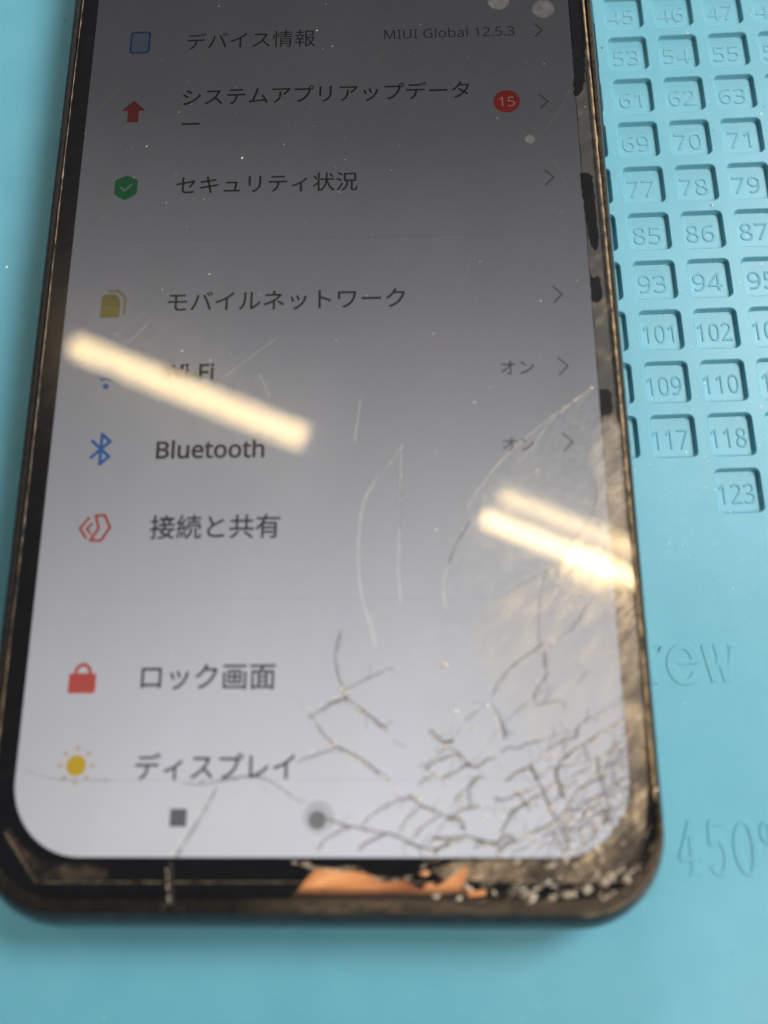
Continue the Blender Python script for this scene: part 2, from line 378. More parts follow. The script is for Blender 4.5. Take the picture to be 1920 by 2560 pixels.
def inset(d): return rr(d, PWD-d, -PHT+d, -d, max(RC-d, 0.25), NS)
pocket_me = None
def text_mesh(body, offset=0.0, extrude=0.0, bevel=0.0, res=2):
    c = bpy.data.curves.new('t', 'FONT'); c.body = body; c.size = 1; c.offset = offset; c.extrude = extrude; c.bevel_depth = bevel; c.bevel_resolution = 1; c.resolution_u = res
    c.align_x = 'LEFT'
    o = bpy.data.objects.new('t', c); COL.objects.link(o)
    dg = bpy.context.evaluated_depsgraph_get(); dg.update()
    me = bpy.data.meshes.new_from_object(o.evaluated_get(dg)); me.materials.clear()
    bpy.data.objects.remove(o); bpy.data.curves.remove(c); return me
SANS = {**{chr(65+i): chr(0x1D5A0+i) for i in range(26)}, **{chr(97+i): chr(0x1D5BA+i) for i in range(26)}, **{chr(48+i): chr(0x1D7E2+i) for i in range(10)}}
def sans(t): return ''.join(SANS.get(c, c) for c in t)
def bbox(me):
    xs = [v.co.x for v in me.vertices]; ys = [v.co.y for v in me.vertices]; return min(xs), max(xs), min(ys), max(ys)
for r, c, n in cells:
    if n is None: continue
    x = OX+(c-5)*PX; y = OY-(r-1)*PY
    if pocket_me is None:
        po = loft('pocket', [(inset(0), 0.0), (inset(0.07), -0.02), (inset(0.13), -0.09), (inset(0.16), -0.2), (inset(0.22), -DEP+0.16), (inset(0.27), -DEP+0.05), (inset(0.40), -DEP)], M_SIL, mat_root, False, True)
        bm = bmesh.new(); bm.from_mesh(po.data)
        for f in bm.faces: f.normal_flip()
        cap = [f for f in bm.faces if len(f.verts) > 4]
        for f in cap:
            if f.normal.z < 0: f.normal_flip()
        bm.to_mesh(po.data); bm.free(); pocket_me = po.data
    else:
        po = bpy.data.objects.new('pocket', pocket_me); link(po, mat_root)
    po.location = Vector((x, y, 0))*S
    s = str(n); me = text_mesh(sans(s), offset=-0.014, extrude=0.012, bevel=0.02)
    me.materials.append(M_SIL); me.name = 'raised_number'
    x0, x1, y0, y1 = bbox(me); sy = 2.85/(y1-y0); sx = (3.9 if len(s) == 2 else 3.05)
    o = bpy.data.objects.new('raised_number', me); link(o, po)
    o.scale = (sx*S, sy*S, 2.3*S)
    jx = random.uniform(-.08, .08)
    o.location = Vector((PWD/2-0.15-(x0+x1)/2*sx+jx, -PHT+1.5-y0*sy, -DEP+0.01))*S
    for p in me.polygons: p.use_smooth = False

# serif lettering moulded on the mat: strokes with their own widths
def stroke_ribbon(strokes, ox, oy, sx, sy, h0=0.11):
    V = []; F = []
    for ns, pts in enumerate(strokes):
        h = h0-0.006*ns
        sp = []
        for k in range(len(pts)-1):
            a, b = pts[k], pts[k+1]
            for t in range(6): sp.append(tuple(a[q]+(b[q]-a[q])*t/6 for q in range(3)))
        sp.append(pts[-1])
        base = len(V); m = len(sp)
        for i, (x, y, wd) in enumerate(sp):
            a = sp[max(i-1, 0)]; b = sp[min(i+1, m-1)]; tx, ty = (b[0]-a[0])*sx, (b[1]-a[1])*sy; L = math.hypot(tx, ty) or 1
            nx, ny = -ty/L, tx/L; hw = wd*1.7*sx/2; X, Y = ox+x*sx, oy+y*sy
            e = 0.09
            V += [(X+nx*(hw+e), Y+ny*(hw+e), -0.02), (X+nx*hw, Y+ny*hw, h), (X-nx*hw, Y-ny*hw, h), (X-nx*(hw+e), Y-ny*(hw+e), -0.02)]
        for i in range(m-1):
            for q in range(3): k = base+i*4+q; F.append((k, k+1, k+5, k+4))
        F.append((base, base+3, base+2, base+1)); k = base+(m-1)*4; F.append((k, k+1, k+2, k+3))
    return V, F
def arc(cx, cy, rx, ry, a0, a1, w0, w1, n=16):
    out = []
    for i in range(n+1):
        a = math.radians(a0+(a1-a0)*i/n); k = abs(math.cos(a)); out.append((cx+rx*math.cos(a), cy+ry*math.sin(a), w0+(w1-w0)*k))
    return out
GL = {
 'e': [[(0.06, 0.56, .06), (0.74, 0.56, .06)], arc(0.40, 0.5, 0.35, 0.48, 8, 330, .07, .15, 26)],
 'w': [[(0.06, 1.0, .05), (0.30, 1.0, .05)], [(0.17, 1.0, .14), (0.36, 0.04, .14)], [(0.36, 0.04, .05), (0.55, 0.92, .05)], [(0.40, 1.0, .05), (0.64, 1.0, .05)], [(0.52, 1.0, .14), (0.72, 0.04, .14)], [(0.72, 0.04, .05), (0.92, 1.0, .05)], [(0.82, 1.0, .05), (1.04, 1.0, .05)]],
 'r': [[(0.05, 0.97, .06), (0.25, 0.97, .06)], [(0.23, 0.98, .14), (0.23, 0.03, .14)], [(0.05, 0.03, .05), (0.42, 0.03, .05)], [(0.27, 0.70, .05), (0.40, 0.90, .07), (0.55, 0.97, .10), (0.62, 0.88, .13)]],
 'c': [arc(0.40, 0.5, 0.34, 0.48, 45, 320, .07, .15, 22)],
 '4': [[(0.45, 0.98, .06), (0.05, 0.30, .06)], [(0.05, 0.29, .06), (0.68, 0.29, .06)], [(0.47, 0.99, .12), (0.47, 0.03, .12)], [(0.30, 0.03, .05), (0.64, 0.03, .05)]],
 '5': [[(0.14, 0.96, .09), (0.60, 0.96, .09)], [(0.14, 0.97, .05), (0.11, 0.55, .05)], [(0.11, 0.54, .06)]+arc(0.34, 0.33, 0.26, 0.30, 120, -150, .07, .13, 18)],
 '0': [arc(0.36, 0.5, 0.28, 0.47, 0, 360, .06, .14, 30)],
 'o': [arc(0.2, 0.78, 0.14, 0.17, 0, 360, .06, .06, 16)],
}
def mat_local(x, y):      # phone-plane coordinates -> mat's own axes
    c, s = math.cos(-PHI), math.sin(-PHI); return (x*c-y*s, x*s+y*c)
for ch, px, py, wd, ht in (('c', 36.0, 18.75, 4.4, 4.6), ('r', 39.9, 18.75, 4.4, 4.6), ('e', 43.4, 18.75, 4.6, 4.6), ('w', 47.4, 18.75, 4.3, 4.55),
                           ('4', 42.3, -3.55, 3.9, 6.1), ('5', 45.8, -3.55, 3.9, 6.1), ('0', 49.1, -3.55, 3.9, 6.1), ('o', 52.2, -3.55, 4.0, 6.1)):
    X, Y = mat_local(px, py); v, f = stroke_ribbon(GL[ch], X, Y, wd, ht)
    lo_ = mesh('raised_letter', v, f, M_SIL, mat_root)
    bm = bmesh.new(); bm.from_mesh(lo_.data); bmesh.ops.recalc_face_normals(bm, faces=bm.faces); bm.to_mesh(lo_.data); bm.free()

# ================================================================== PHONE
phone = empty('smartphone', (0, 0, DZ))
tag(phone, 'black smartphone with shattered lower right corner showing a Japanese settings list', 'phone')
TOP = 160.0
def outl(x, yb, yt, r, ex=0.0): return rr(-x, x+ex*0.4-max(0, x-37.3)*0.30, yb-ex*0.7, yt, r, 14)
# frame: inner rim, dusty lip, rounded side, back
fr = loft('frame', [
    (outl(37.95, -5.55, TOP+1.3, 9.2), 0.42), (outl(38.15, -5.85, TOP+1.6, 9.4), 0.33), (outl(38.36, -6.25, TOP+1.9, 9.6, 0.12), 0.05), (outl(38.52, -6.6, TOP+2.1, 9.8, 0.28), -0.5), (outl(38.62, -6.95, TOP+2.2, 9.9, 0.42), -1.1),
    (outl(38.66, -7.15, TOP+2.3, 10, 0.52), -1.7), (outl(38.66, -7.22, TOP+2.3, 10, 0.55), -2.0), (outl(38.58, -7.12, TOP+2.2, 10, 0.55), -2.08), (outl(38.58, -7.12, TOP+2.2, 10, 0.60), -2.25), (outl(38.68, -7.26, TOP+2.3, 10, 0.60), -2.35),
    (outl(38.7, -7.3, TOP+2.3, 10, 0.70), -3.6), (outl(38.6, -7.2, TOP+2.2, 10, 0.60), -5.2), (outl(38.1, -6.8, TOP+1.8, 9.8, 0.30), -7.0), (outl(37.2, -5.9, TOP+1.0, 9.2), -8.2), (outl(36.0, -4.8, TOP-0.2, 8.5), -8.75)], M_FRAME, phone)
loft('back_cover', [(outl(36.0, -4.8, TOP-0.2, 8.5), -8.75), (outl(34.0, -3, TOP-2, 8), -8.98)], M_BACK, phone, False, True)
lip = loft('frame_lip', [(outl(37.28, -4.12, TOP+0.2, 8.6), 0.02), (outl(37.32, -4.18, TOP+0.3, 8.7), 0.34), (outl(37.40, -4.30, TOP+0.4, 8.8), 0.42), (outl(37.80, -5.25, TOP+1.1, 9.1), 0.44), (outl(37.90, -5.45, TOP+1.2, 9.2), 0.50), (outl(37.96, -5.56, TOP+1.3, 9.2), 0.415)], M_LIP, phone)
_nt = M_LIP.node_tree; _p = _nt.nodes['Principled BSDF']     # dust has settled on the right-hand part of the lip only
_sp = _nt.nodes.new('ShaderNodeSeparateXYZ'); _nt.links.new(_nt.nodes.new('ShaderNodeTexCoord').outputs['Object'], _sp.inputs[0])
_x = math_node(_nt, 'ADD', math_node(_nt, 'MULTIPLY', _sp.outputs[0], 100.0), 0.9, True)
_x = math_node(_nt, 'MULTIPLY', _x, ramp(_nt, tex(_nt, 900, 5, 0.7, 0, stretched(_nt, 0, 0.5, 1.5)), [(0.35, 0.25), (0.6, 1.0)]))
_m = _nt.nodes.new('ShaderNodeMix'); _m.data_type = 'RGBA'; _m.inputs[7].default_value = (0.075, 0.056, 0.038, 1); _l = _p.inputs['Base Color'].links[0].from_socket
_nt.links.new(_l, _m.inputs[6]); _nt.links.new(_x, _m.inputs[0]); _nt.links.new(_m.outputs[2], _p.inputs['Base Color'])
# thin golden ridge that runs round the lip
def bead(name, pts, wd, h, z, mat, parent, jit=0.0, closed=False, step=0.5, seed=1.0):
    sp = spline(pts, step); V = []; F = []; m = len(sp)
    for i, p in enumerate(sp):
        a = sp[max(i-1, 0)]; b = sp[min(i+1, m-1)]; t = (b-a).normalized(); n = Vector((-t.y, t.x))
        k = 1+jit*noise.noise(Vector((i*0.31, seed, 0)))*2; o = jit*0.35*noise.noise(Vector((i*0.17, seed+5, 2))) * wd
        hw = wd/2*max(k, 0.25)
        for q, zz in ((-1, 0), (-0.55, h*0.8), (0, h*k), (0.55, h*0.8), (1, 0)): V.append((p.x+n.x*(q*hw+o), p.y+n.y*(q*hw+o), z+zz))
    for i in range(m-1):
        for q in range(4): k = i*5+q; F.append((k, k+5, k+6, k+1))
    return mesh(name, V, F, mat, parent, True)
bead('adhesive_bead', [(36.75, TOP-8), (36.78, 120), (37.0, 90), (37.2, 60), (37.25, 45), (37.28, 30), (37.25, 6)], 0.30, 0.10, 0.46, M_BEAD, phone, 0.3, seed=3)
bead('adhesive_bead', [(-36.95, 152), (-36.9, 120), (-37.0, 90), (-36.9, 62), (-36.85, 40), (-36.95, 20), (-36.9, 8)], 0.12, 0.05, 0.46, M_BEADD, phone, 0.95, seed=9)
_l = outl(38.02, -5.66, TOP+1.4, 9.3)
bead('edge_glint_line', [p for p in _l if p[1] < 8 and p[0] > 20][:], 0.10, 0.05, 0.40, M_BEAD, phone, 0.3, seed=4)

# display stack
SCR = rr(-34.75, 34.75, 0, 154.5, (8.2, 8.2, 8.2, 8.2), 14)
bez = poly_plate('bezel', outl(37.25, -4.1, TOP+0.1, 8.5), -0.35, 0.25, M_INK, phone)
def ui_flat(name, pts, z, mat, parent):
    me = bpy.data.meshes.new(name); me.from_pydata([(x*S, y*S, z*S) for x, y in pts], [], [tuple(range(len(pts)))]); me.materials.append(mat)
    bm = bmesh.new(); bm.from_mesh(me); bmesh.ops.triangulate(bm, faces=bm.faces)
    for f in bm.faces:
        if f.normal.z < 0: f.normal_flip()
    bm.to_mesh(me); bm.free(); return link(bpy.data.objects.new(name, me), parent)
disp = poly_plate('display', SCR, -0.1, 0.1, M_DISP, phone)
def ui_text(body, a, b, mat, z=0.03, off=0.0, name='screen_text'):
    """lettering whose ink runs from pixel a to pixel b of the photograph, through its middle height"""
    A = Vector(at(*a)); B = Vector(at(*b)); me = text_mesh(body, offset=off, res=3); me.materials.append(mat); me.name = name
    x0, x1, y0, y1 = bbox(me); k = (B-A).length/(x1-x0); ang = 0.0
    o = bpy.data.objects.new(name, me); link(o, disp)
    o.scale = (k, k, 1); mid = (A+B)/2
    o.location = Vector((mid.x-(x0+x1)/2*k, mid.y-(y0+y1)/2*k, z))*S; o.scale = (k*S, k*S, S); return o
ui_text('デバイス情報', (467.6, 107), (788, 92), M_TXT)
ui_text(sans('MIUI Global 12.5.3'), (960.5, 83.5), (1286, 80), M_TXT2)
ui_text('システムアプリアップデータ', (457, 241), (1174, 226), M_TXT, off=0.006)
ui_text('ー', (454, 311), (499, 309.5), M_TXT, off=0.006)
ui_text('セキュリティ状況', (441, 463), (894, 454), M_TXT, off=0.006)
ui_text('モバイルネットワーク', (419.6, 756), (1013, 744), M_TXT, off=0.006)
ui_text(sans('Wi-Fi'), (405, 932), (535, 928), M_TXT, off=0.024)
ui_text(sans('Bluetooth'), (390.6, 1124), (661.5, 1121), M_TXT, off=0.024)
ui_text('接続と共有', (375, 1318), (700, 1315), M_TXT, off=0.010)
ui_text('ロック画面', (353, 1693), (688.6, 1691), M_TXT, off=0.010)
ui_text('ディスプレイ', (338.5, 1917), (738, 1915), M_TXT, off=0.010)
ui_text('オン', (1252, 919), (1335, 918), M_TXT2)
ui_text('オン', (1257, 1111), (1336, 1109), M_TXT2)
def disc(cx, cy, r, n=32, ry=None): return [(cx+r*math.cos(2*math.pi*i/n), cy+(ry or r)*math.sin(2*math.pi*i/n)) for i in range(n)]
def ring(name, cx, cy, r0, r1, z, mat, parent, a0=0, a1=360, n=36):
    V = []; F = []
    for i in range(n+1):
        a = math.radians(a0+(a1-a0)*i/n)
        for r in (r0, r1): V.append((cx+r*math.cos(a), cy+r*math.sin(a), z))
    for i in range(n): F.append((2*i, 2*i+1, 2*i+3, 2*i+2))
    return mesh(name, V, F, mat, parent)
def line2(pts, wd, closed=False):
    """flat polyline outline as quads -> verts, faces (2D), mitre-less"""
    V = []; F = []; P = [Vector(p) for p in pts]; m = len(P)
    segs = [(i, (i+1) % m) for i in range(m if closed else m-1)]
    for a, b in segs:
        t = (P[b]-P[a]).normalized(); n = Vector((-t.y, t.x))*wd/2; e = t*wd*0.35; k = len(V)
        V += [P[a]-e+n, P[b]+e+n, P[b]+e-n, P[a]-e-n]; F.append((k+3, k+2, k+1, k))
    return V, F
def ui_line(name, pts, wd, z, mat, parent, closed=False):
    V, F = line2(pts, wd, closed); o = mesh(name, [(v.x, v.y, z+0.0015*i/4) for i, v in enumerate(V)], F, mat, parent); return o
# badge and chevrons
bx, by = at(1266.7, 253.5); badge = ui_flat('notification_badge', disc(bx, by, 1.88), 0.02, M_BADGE, disp)
t_ = ui_text(sans('15'), (1247, 255), (1287, 254), M_BADGET, z=0.04, name='badge_number'); t_.parent = badge
for px, py in ((1163, 65), (1175, 219), (1187, 383), (1205, 636), (1217, 791), (1227, 955), (1256, 1452)):
    x, y = at(px*1.1573, py*1.1573); ui_line('chevron', [(x-0.55, y+1.15), (x+0.55, y), (x-0.55, y-1.15)], 0.26, 0.02, M_CHEV if py < 1000 else M_CHEV2, disp)
for a, b in (((230, 604), (1440, 584)), ((150, 1498), (1500, 1494)), ((80, 1950), (1540, 1947))):
    A = at(*a); B = at(*b); y = (A[1]+B[1])/2; ui_flat('divider_line', [(-30, y-0.06), (31, y-0.06), (31, y+0.06), (-30, y+0.06)], 0.012, M_LINE, disp)
# icons (centre found on the display, size in mm)
x, y = at(351, 107); ic = ui_flat('device_icon', rr(x-1.35, x+1.35, y-1.8, y+1.8, 0.35, 4), 0.015, M_LBLUE, disp)
ui_line('icon_outline', rr(x-1.35, x+1.35, y-1.8, y+1.8, 0.35, 4), 0.3, 0.03, M_BLUE, ic, True)
x, y = at(333.5, 281); ui_flat('update_icon', [(x-0.8, y-1.7), (x+0.8, y-1.7), (x+0.8, y+0.25), (x+1.75, y+0.25), (x, y+2.0), (x-1.75, y+0.25), (x-0.8, y+0.25)], 0.02, M_RED, disp)
x, y = at(315, 469); sh = ui_flat('security_icon', [(x-1.6, y+1.15), (x-0.5, y+1.75), (x, y+1.95), (x+0.5, y+1.75), (x+1.6, y+1.15), (x+1.6, y-0.9), (x+1.3, y-1.3), (x+0.3, y-1.9), (x, y-2.0), (x-0.3, y-1.9), (x-1.3, y-1.3), (x-1.6, y-0.9)], 0.015, M_GREEN, disp)
ui_line('check_mark', [(x-0.72, y+0.05), (x-0.15, y-0.55), (x+0.8, y+0.5)], 0.26, 0.03, M_WHITE, sh)
x, y = at(284, 762); sm = ui_flat('sim_icon', [(x-1.7, y-1.9), (x+0.9, y-1.9), (x+0.9, y+0.7), (x+0.2, y+1.5), (x-1.4, y+1.5), (x-1.7, y+1.1)], 0.015, M_OLIVE, disp)
ui_line('sim_outline', [(x-0.7, y+2.0), (x+0.5, y+2.0), (x+1.5, y+1.0), (x+1.5, y-1.3)], 0.42, 0.02, M_OLIVE2, sm)
for q in range(2): ui_line('sim_contact', [(x-1.2, y-0.5+q*0.8), (x+0.5, y-0.5+q*0.8)], 0.10, 0.03, M_OLIVE2, sm)
x, y = at(266, 950); wf = ui_flat('wifi_icon', disc(x, y-0.9, 0.42, 16), 0.015, M_BLUE, disp)
for rad in (1.1, 1.9, 2.7): ring('wifi_wave', x, y-0.9, rad-0.2, rad+0.2, 0.02, M_BLUE, wf, 48, 132, 12)
x, y = at(251.5, 1123); ui_line('bluetooth_icon', [(x-1.15, y-1.1), (x+1.15, y+1.0), (x+0.05, y+2.0), (x+0.05, y-2.0), (x+1.15, y-1.0), (x-1.15, y+1.1)], 0.42, 0.02, M_BLUE, disp)
x, y = at(237, 1319); cn = ui_line('sharing_icon', [(x+a, y+b) for a, b in ((0.0, 1.5), (1.12, 1.55), (1.9, 0.0), (0.9, -1.65), (-0.42, -1.6), (0.5, -0.1))], 0.36, 0.02, M_RED, disp, True)
ui_line('sharing_mark', [(x-0.82, y+1.25), (x-1.85, y-0.1), (x-0.98, y-1.3)], 0.34, 0.02, M_RED, cn)
ui_line('sharing_mark', [(x-0.38, y+0.5), (x-0.95, y-0.15), (x-0.48, y-0.75)], 0.32, 0.02, M_RED, cn)
x, y = at(205.5, 1705); lk_ = ui_flat('lock_icon', rr(x-1.62, x+1.62, y-1.3, y+1.0, 0.25, 4), 0.02, M_RED, disp); ring('shackle', x, y+1.15, 0.62, 1.05, 0.03, M_RED, lk_, -12, 192, 20)
x, y = at(190.5, 1914); sn = ui_flat('brightness_icon', disc(x, y, 1.15), 0.02, M_YEL, disp)
for k in range(8):
    a = k*math.pi/4; dx, dy = math.cos(a), math.sin(a); ui_flat('sun_ray', [(x+dx*1.62-dy*0.3, y+dy*1.62+dx*0.3), (x+dx*2.2-dy*0.12, y+dy*2.2+dx*0.12), (x+dx*2.2+dy*0.12, y+dy*2.2-dx*0.12), (x+dx*1.62+dy*0.3, y+dy*1.62-dx*0.3)], 0.02, M_YEL2, sn)
x, y = at(445.6, 2044.4); ui_flat('recents_button', rr(x-0.95, x+0.95, y-0.95, y+0.95, 0.12, 3), 0.02, M_NAV, disp)
x, y = at(793, 2050); ui_flat('home_button', disc(x, y, 0.98), 0.02, M_NAV, disp)

# under the bezel glass: brown residue, remaining ink, a reflection painted in orange
def pts_mm(lst, z=0.0, o=(0, 0), k=1.0): return [at(o[0]+p[0]*k, o[1]+p[1]*k, z) for p in lst]
def patch(name, lst, z, mat, o=(0, 0), k=1.0, parent=None, smooth=True, h=0.03, wob=0.0):
    P = pts_mm(lst, z, o, k)
    if smooth: P = [tuple(p) for p in spline(P+[P[0]], 0.35)][:-1]
    if wob: P = [(x+wob*noise.noise(Vector((x*1.6, y*1.6, 3))), y+wob*noise.noise(Vector((x*1.6, y*1.6, 9)))) for x, y in P]
    return poly_plate(name, P, z, h, mat, parent or bez)
K1 = 0.57866
rb = []      # right-hand strip, display edge -> glass edge
yy = 108.0
while yy > 5: rb.append((34.83+0.04*math.sin(yy), yy)); yy -= 0.8
rb += [(34.4, 5.0), (33.8, 3.4), (32.6, 2.0), (31.0, 1.0), (29, 0.3), (27, -0.15), (22, -0.15), (15.5, -0.3), (12.4, -1.2), (14, -2.2), (24, -2.4), (29.8, -2.5)]
rb += [(32.6, -1.9), (34.6, 0.0), (36.0, 3.0), (36.6, 6.5)]
yy = 7.5
while yy < 108: rb.append((37.12, yy)); yy += 0.8
poly_plate('adhesive_residue', rb, -0.02, 0.05, M_RES, bez)
# brown crazing creeps over the lit corner of the display
patch('adhesive_residue', [(1400, 80), (1360, 260), (1290, 370), (1235, 480), (1150, 560), (1050, 640), (960, 668), (850, 695), (640, 690), (640, 730), (900, 830), (1200, 830), (1440, 600), (1440, 100)], 0.05, M_RES, (1200, 1960), .2652, wob=0.5)
for lst, o, k in (([(846, 752), (872, 745), (892, 752), (905, 800), (915, 900), (925, 1000), (928, 1060), (915, 1085), (895, 1060), (880, 1000), (862, 880)], (960, 0), K1),
                  ([(888, 1190), (905, 1200), (930, 1195), (940, 1240), (942, 1290), (920, 1305), (898, 1300), (893, 1240)], (960, 0), K1),
                  ([(930, 300), (955, 296), (980, 310), (986, 350), (984, 400), (965, 408), (945, 420), (940, 430), (932, 360)], (960, 800), K1),
                  ([(800, 0), (848, 0), (862, 150), (868, 320), (860, 380), (835, 415), (822, 400), (815, 250)], (960, 0), K1)):
    patch('ink_and_fade_patch', lst, 0.04, M_INK, o, k, wob=0.25, h=0.012)
patch('orange_reflection_patch', [(60, 1125), (160, 990), (250, 890), (340, 865), (440, 875), (520, 900), (680, 905), (760, 925), (850, 972), (900, 1000), (1000, 985), (1110, 980), (1170, 1030), (1260, 1068), (1290, 1030), (1350, 1005), (1400, 1040), (1500, 980), (1590, 920), (1665, 855), (1690, 860), (1675, 960), (1640, 1040), (1560, 1110), (1000, 1130), (400, 1125)], 0.0, M_ORANGE_REFL, (720, 1940), .2652, h=0.05, wob=0.12)
patch('orange_reflection_patch', [(1230, 920), (1290, 893), (1340, 905), (1330, 930), (1270, 945)], 0.0, M_ORANGE_REFL, (720, 1940), .2652, h=0.05)
patch('orange_reflection_patch', [(335, 1080), (360, 1065), (400, 1085), (440, 1078), (440, 1100), (390, 1108), (340, 1105)], 0.0, M_ORANGE_REFL, (960, 1600), K1, h=0.05)
bead('reflected_line', [at(11.6, 2080, .1), at(30, 2112, .1), at(60, 2160, .1), at(88, 2200, .1), at(110, 2206, .1), at(400, 2206, .1), at(800, 2206, .1), at(1200, 2206, .1), at(1560, 2203, .1), at(1582, 2190, .1), at(1592, 2151, .1), at(1612, 2100, .1), at(1628, 2060, .1)], 0.06, 0.03, 0.02, M_BEAD, bez, 0.5, step=0.4, seed=21)  # thin golden ridge painted in place of a line mirrored in the bezel

# cover glass, 0.55 mm thick, whose underside rests on the bezel
GT = 0.45
gl = loft('cover_glass', [(outl(37.10, -3.95, TOP, 8.4), 0.10), (outl(37.14, -3.99, TOP, 8.4), GT-0.1), (outl(37.04, -3.89, TOP-0.1, 8.3), GT)], M_GLASS, phone, False, True)

# delaminated lens-shaped area and the crazed area beyond it, both inside the glass
def sheet_uv(name, lst, z, mat, o, k, soft=1.6, parent=gl, res=0.7, wfun=None):
    """area split into a fine grid; uv.x fades from the outline inwards over `soft` mm"""
    P = [Vector(p) for p in spline(pts_mm(lst+[lst[0]], z, o, k), 0.5)]
    x0 = min(p.x for p in P); x1 = max(p.x for p in P); y0 = min(p.y for p in P); y1 = max(p.y for p in P)
    def inside(q):
        c = False
        for i in range(len(P)-1):
            a, b = P[i], P[i+1]
            if (a.y > q.y) != (b.y > q.y) and q.x < (b.x-a.x)*(q.y-a.y)/(b.y-a.y)+a.x: c = not c
        return c
    nx = int((x1-x0)/res)+2; ny = int((y1-y0)/res)+2; V = []; U = []; F = []
    for j in range(ny):
        for i in range(nx):
            q = Vector((x0+i*res, y0+j*res)); d = min((q-p).length for p in P[::2])
            ins = inside(q); V.append((q.x, q.y, z)); f = min(1, d/soft) if ins else 0.0
            if wfun: f *= wfun(q.x, q.y)
            U.append((f, 0.0))
    for j in range(ny-1):
        for i in range(nx-1):
            ids = (j*nx+i, j*nx+i+1, (j+1)*nx+i+1, (j+1)*nx+i)
            if any(U[t][0] > 0 for t in ids): F.append(ids)
    return mesh(name, V, F, mat, parent, False, U)
sheet_uv('brown_patch', [(30, 800), (70, 860), (130, 920), (220, 960), (330, 965), (450, 990), (450, 1042), (165, 1042), (90, 950), (25, 850)], 0.02, film('brown_patch_film', ((0.03, 0.022, 0.015), (0.14, 0.10, 0.06)), (0.15, 0.9), 260, 0.6), (0, 1600), K1, 0.8, bez, 0.35)  # thin brown film, fading out towards its outline
M_FADE = film('black_reflection_fade', ((0.004, 0.004, 0.004), (0.012, 0.009, 0.007)), (0.92, 1.0), 300, 0.5)
_t = [at(720+x*.2652, 1940+1040*.2652, .07) for x in range(20, 1760, 60)]; _b = [at(720+x*.2652, 1940+1150*.2652, .07) for x in range(20, 1760, 60)]
mesh('ink_and_fade_patch', [(x, y+0.08*noise.noise(Vector((x, 3, 1))), .07) for x, y in _t]+[(x, y, .07) for x, y in _b], [(i, len(_t)+i, len(_t)+i+1, i+1) for i in range(len(_t)-1)], M_FADE, bez, False, [(0.0, 0.0)]*len(_t)+[(0.95, 0.0)]*len(_b))  # black strip that fades out the lower edge of the painted orange reflection
S1 = [(1240, 180), (1130, 255), (1050, 320), (960, 375), (860, 460), (740, 560), (630, 670), (530, 800), (460, 900), (430, 990), (400, 1120), (345, 1220), (310, 1310), (285, 1400), (275, 1500), (300, 1620), (480, 1640), (700, 1500), (840, 1420), (950, 1350), (1050, 1270), (1160, 1130), (1255, 970), (1275, 870), (1240, 700), (1260, 480), (1280, 300)]
S2 = [(1265, 420), (1240, 560), (1240, 700), (1272, 800), (1275, 870), (1255, 970), (1210, 1060), (1160, 1130), (1090, 1220), (1050, 1270), (950, 1350), (840, 1420), (700, 1500), (520, 1640), (470, 1800), (640, 2200), (1000, 2600), (1350, 2700), (1560, 2700), (1585, 2200), (1560, 1700), (1510, 1300), (1470, 900), (1425, 420)]
sheet_uv('delaminated_layer', S1, 0.30, clear_layer('air_gap', 1.4, 0.05, 0.012, 500, 0.03), (1000, 900), .3858, 0.5)
sheet_uv('scuff_film', S1, 0.26, film('fine_scuffs', ((0.30, 0.32, 0.34), (0.8, 0.8, 0.78)), (0.0, 0.12), 1500, 0.5, (0.5, 1, 1), 60), (1000, 900), .3858, 1.0)
sheet_uv('crazed_layer', S2, 0.34, film('crazed_haze', ((0.36, 0.32, 0.28), (0.60, 0.53, 0.44)), (0.10, 0.56), 520, 0.45, (0.45, 1.3, 1), 50), (1000, 900), .3858, 0.5,
         wfun=lambda x, y: max(0.0, min(1, (y-4)/22))*0.9+0.1)
def hot(x, y):
    hx, hy = at(1468, 1425); dx, dy = x-hx, y-hy; u = dx*0.9-dy*0.43; v = dx*0.43+dy*0.9
    d = math.hypot(u/7.0, v/3.8); return max(0.0, 1-d)**0.9
sheet_uv('crazed_mirror_layer', S2, 0.37, clear_layer('crazed_mirror', 1.5, 0.14, 0.30, 700, 0.14, True), (1000, 900), .3858, 0.35, wfun=hot)

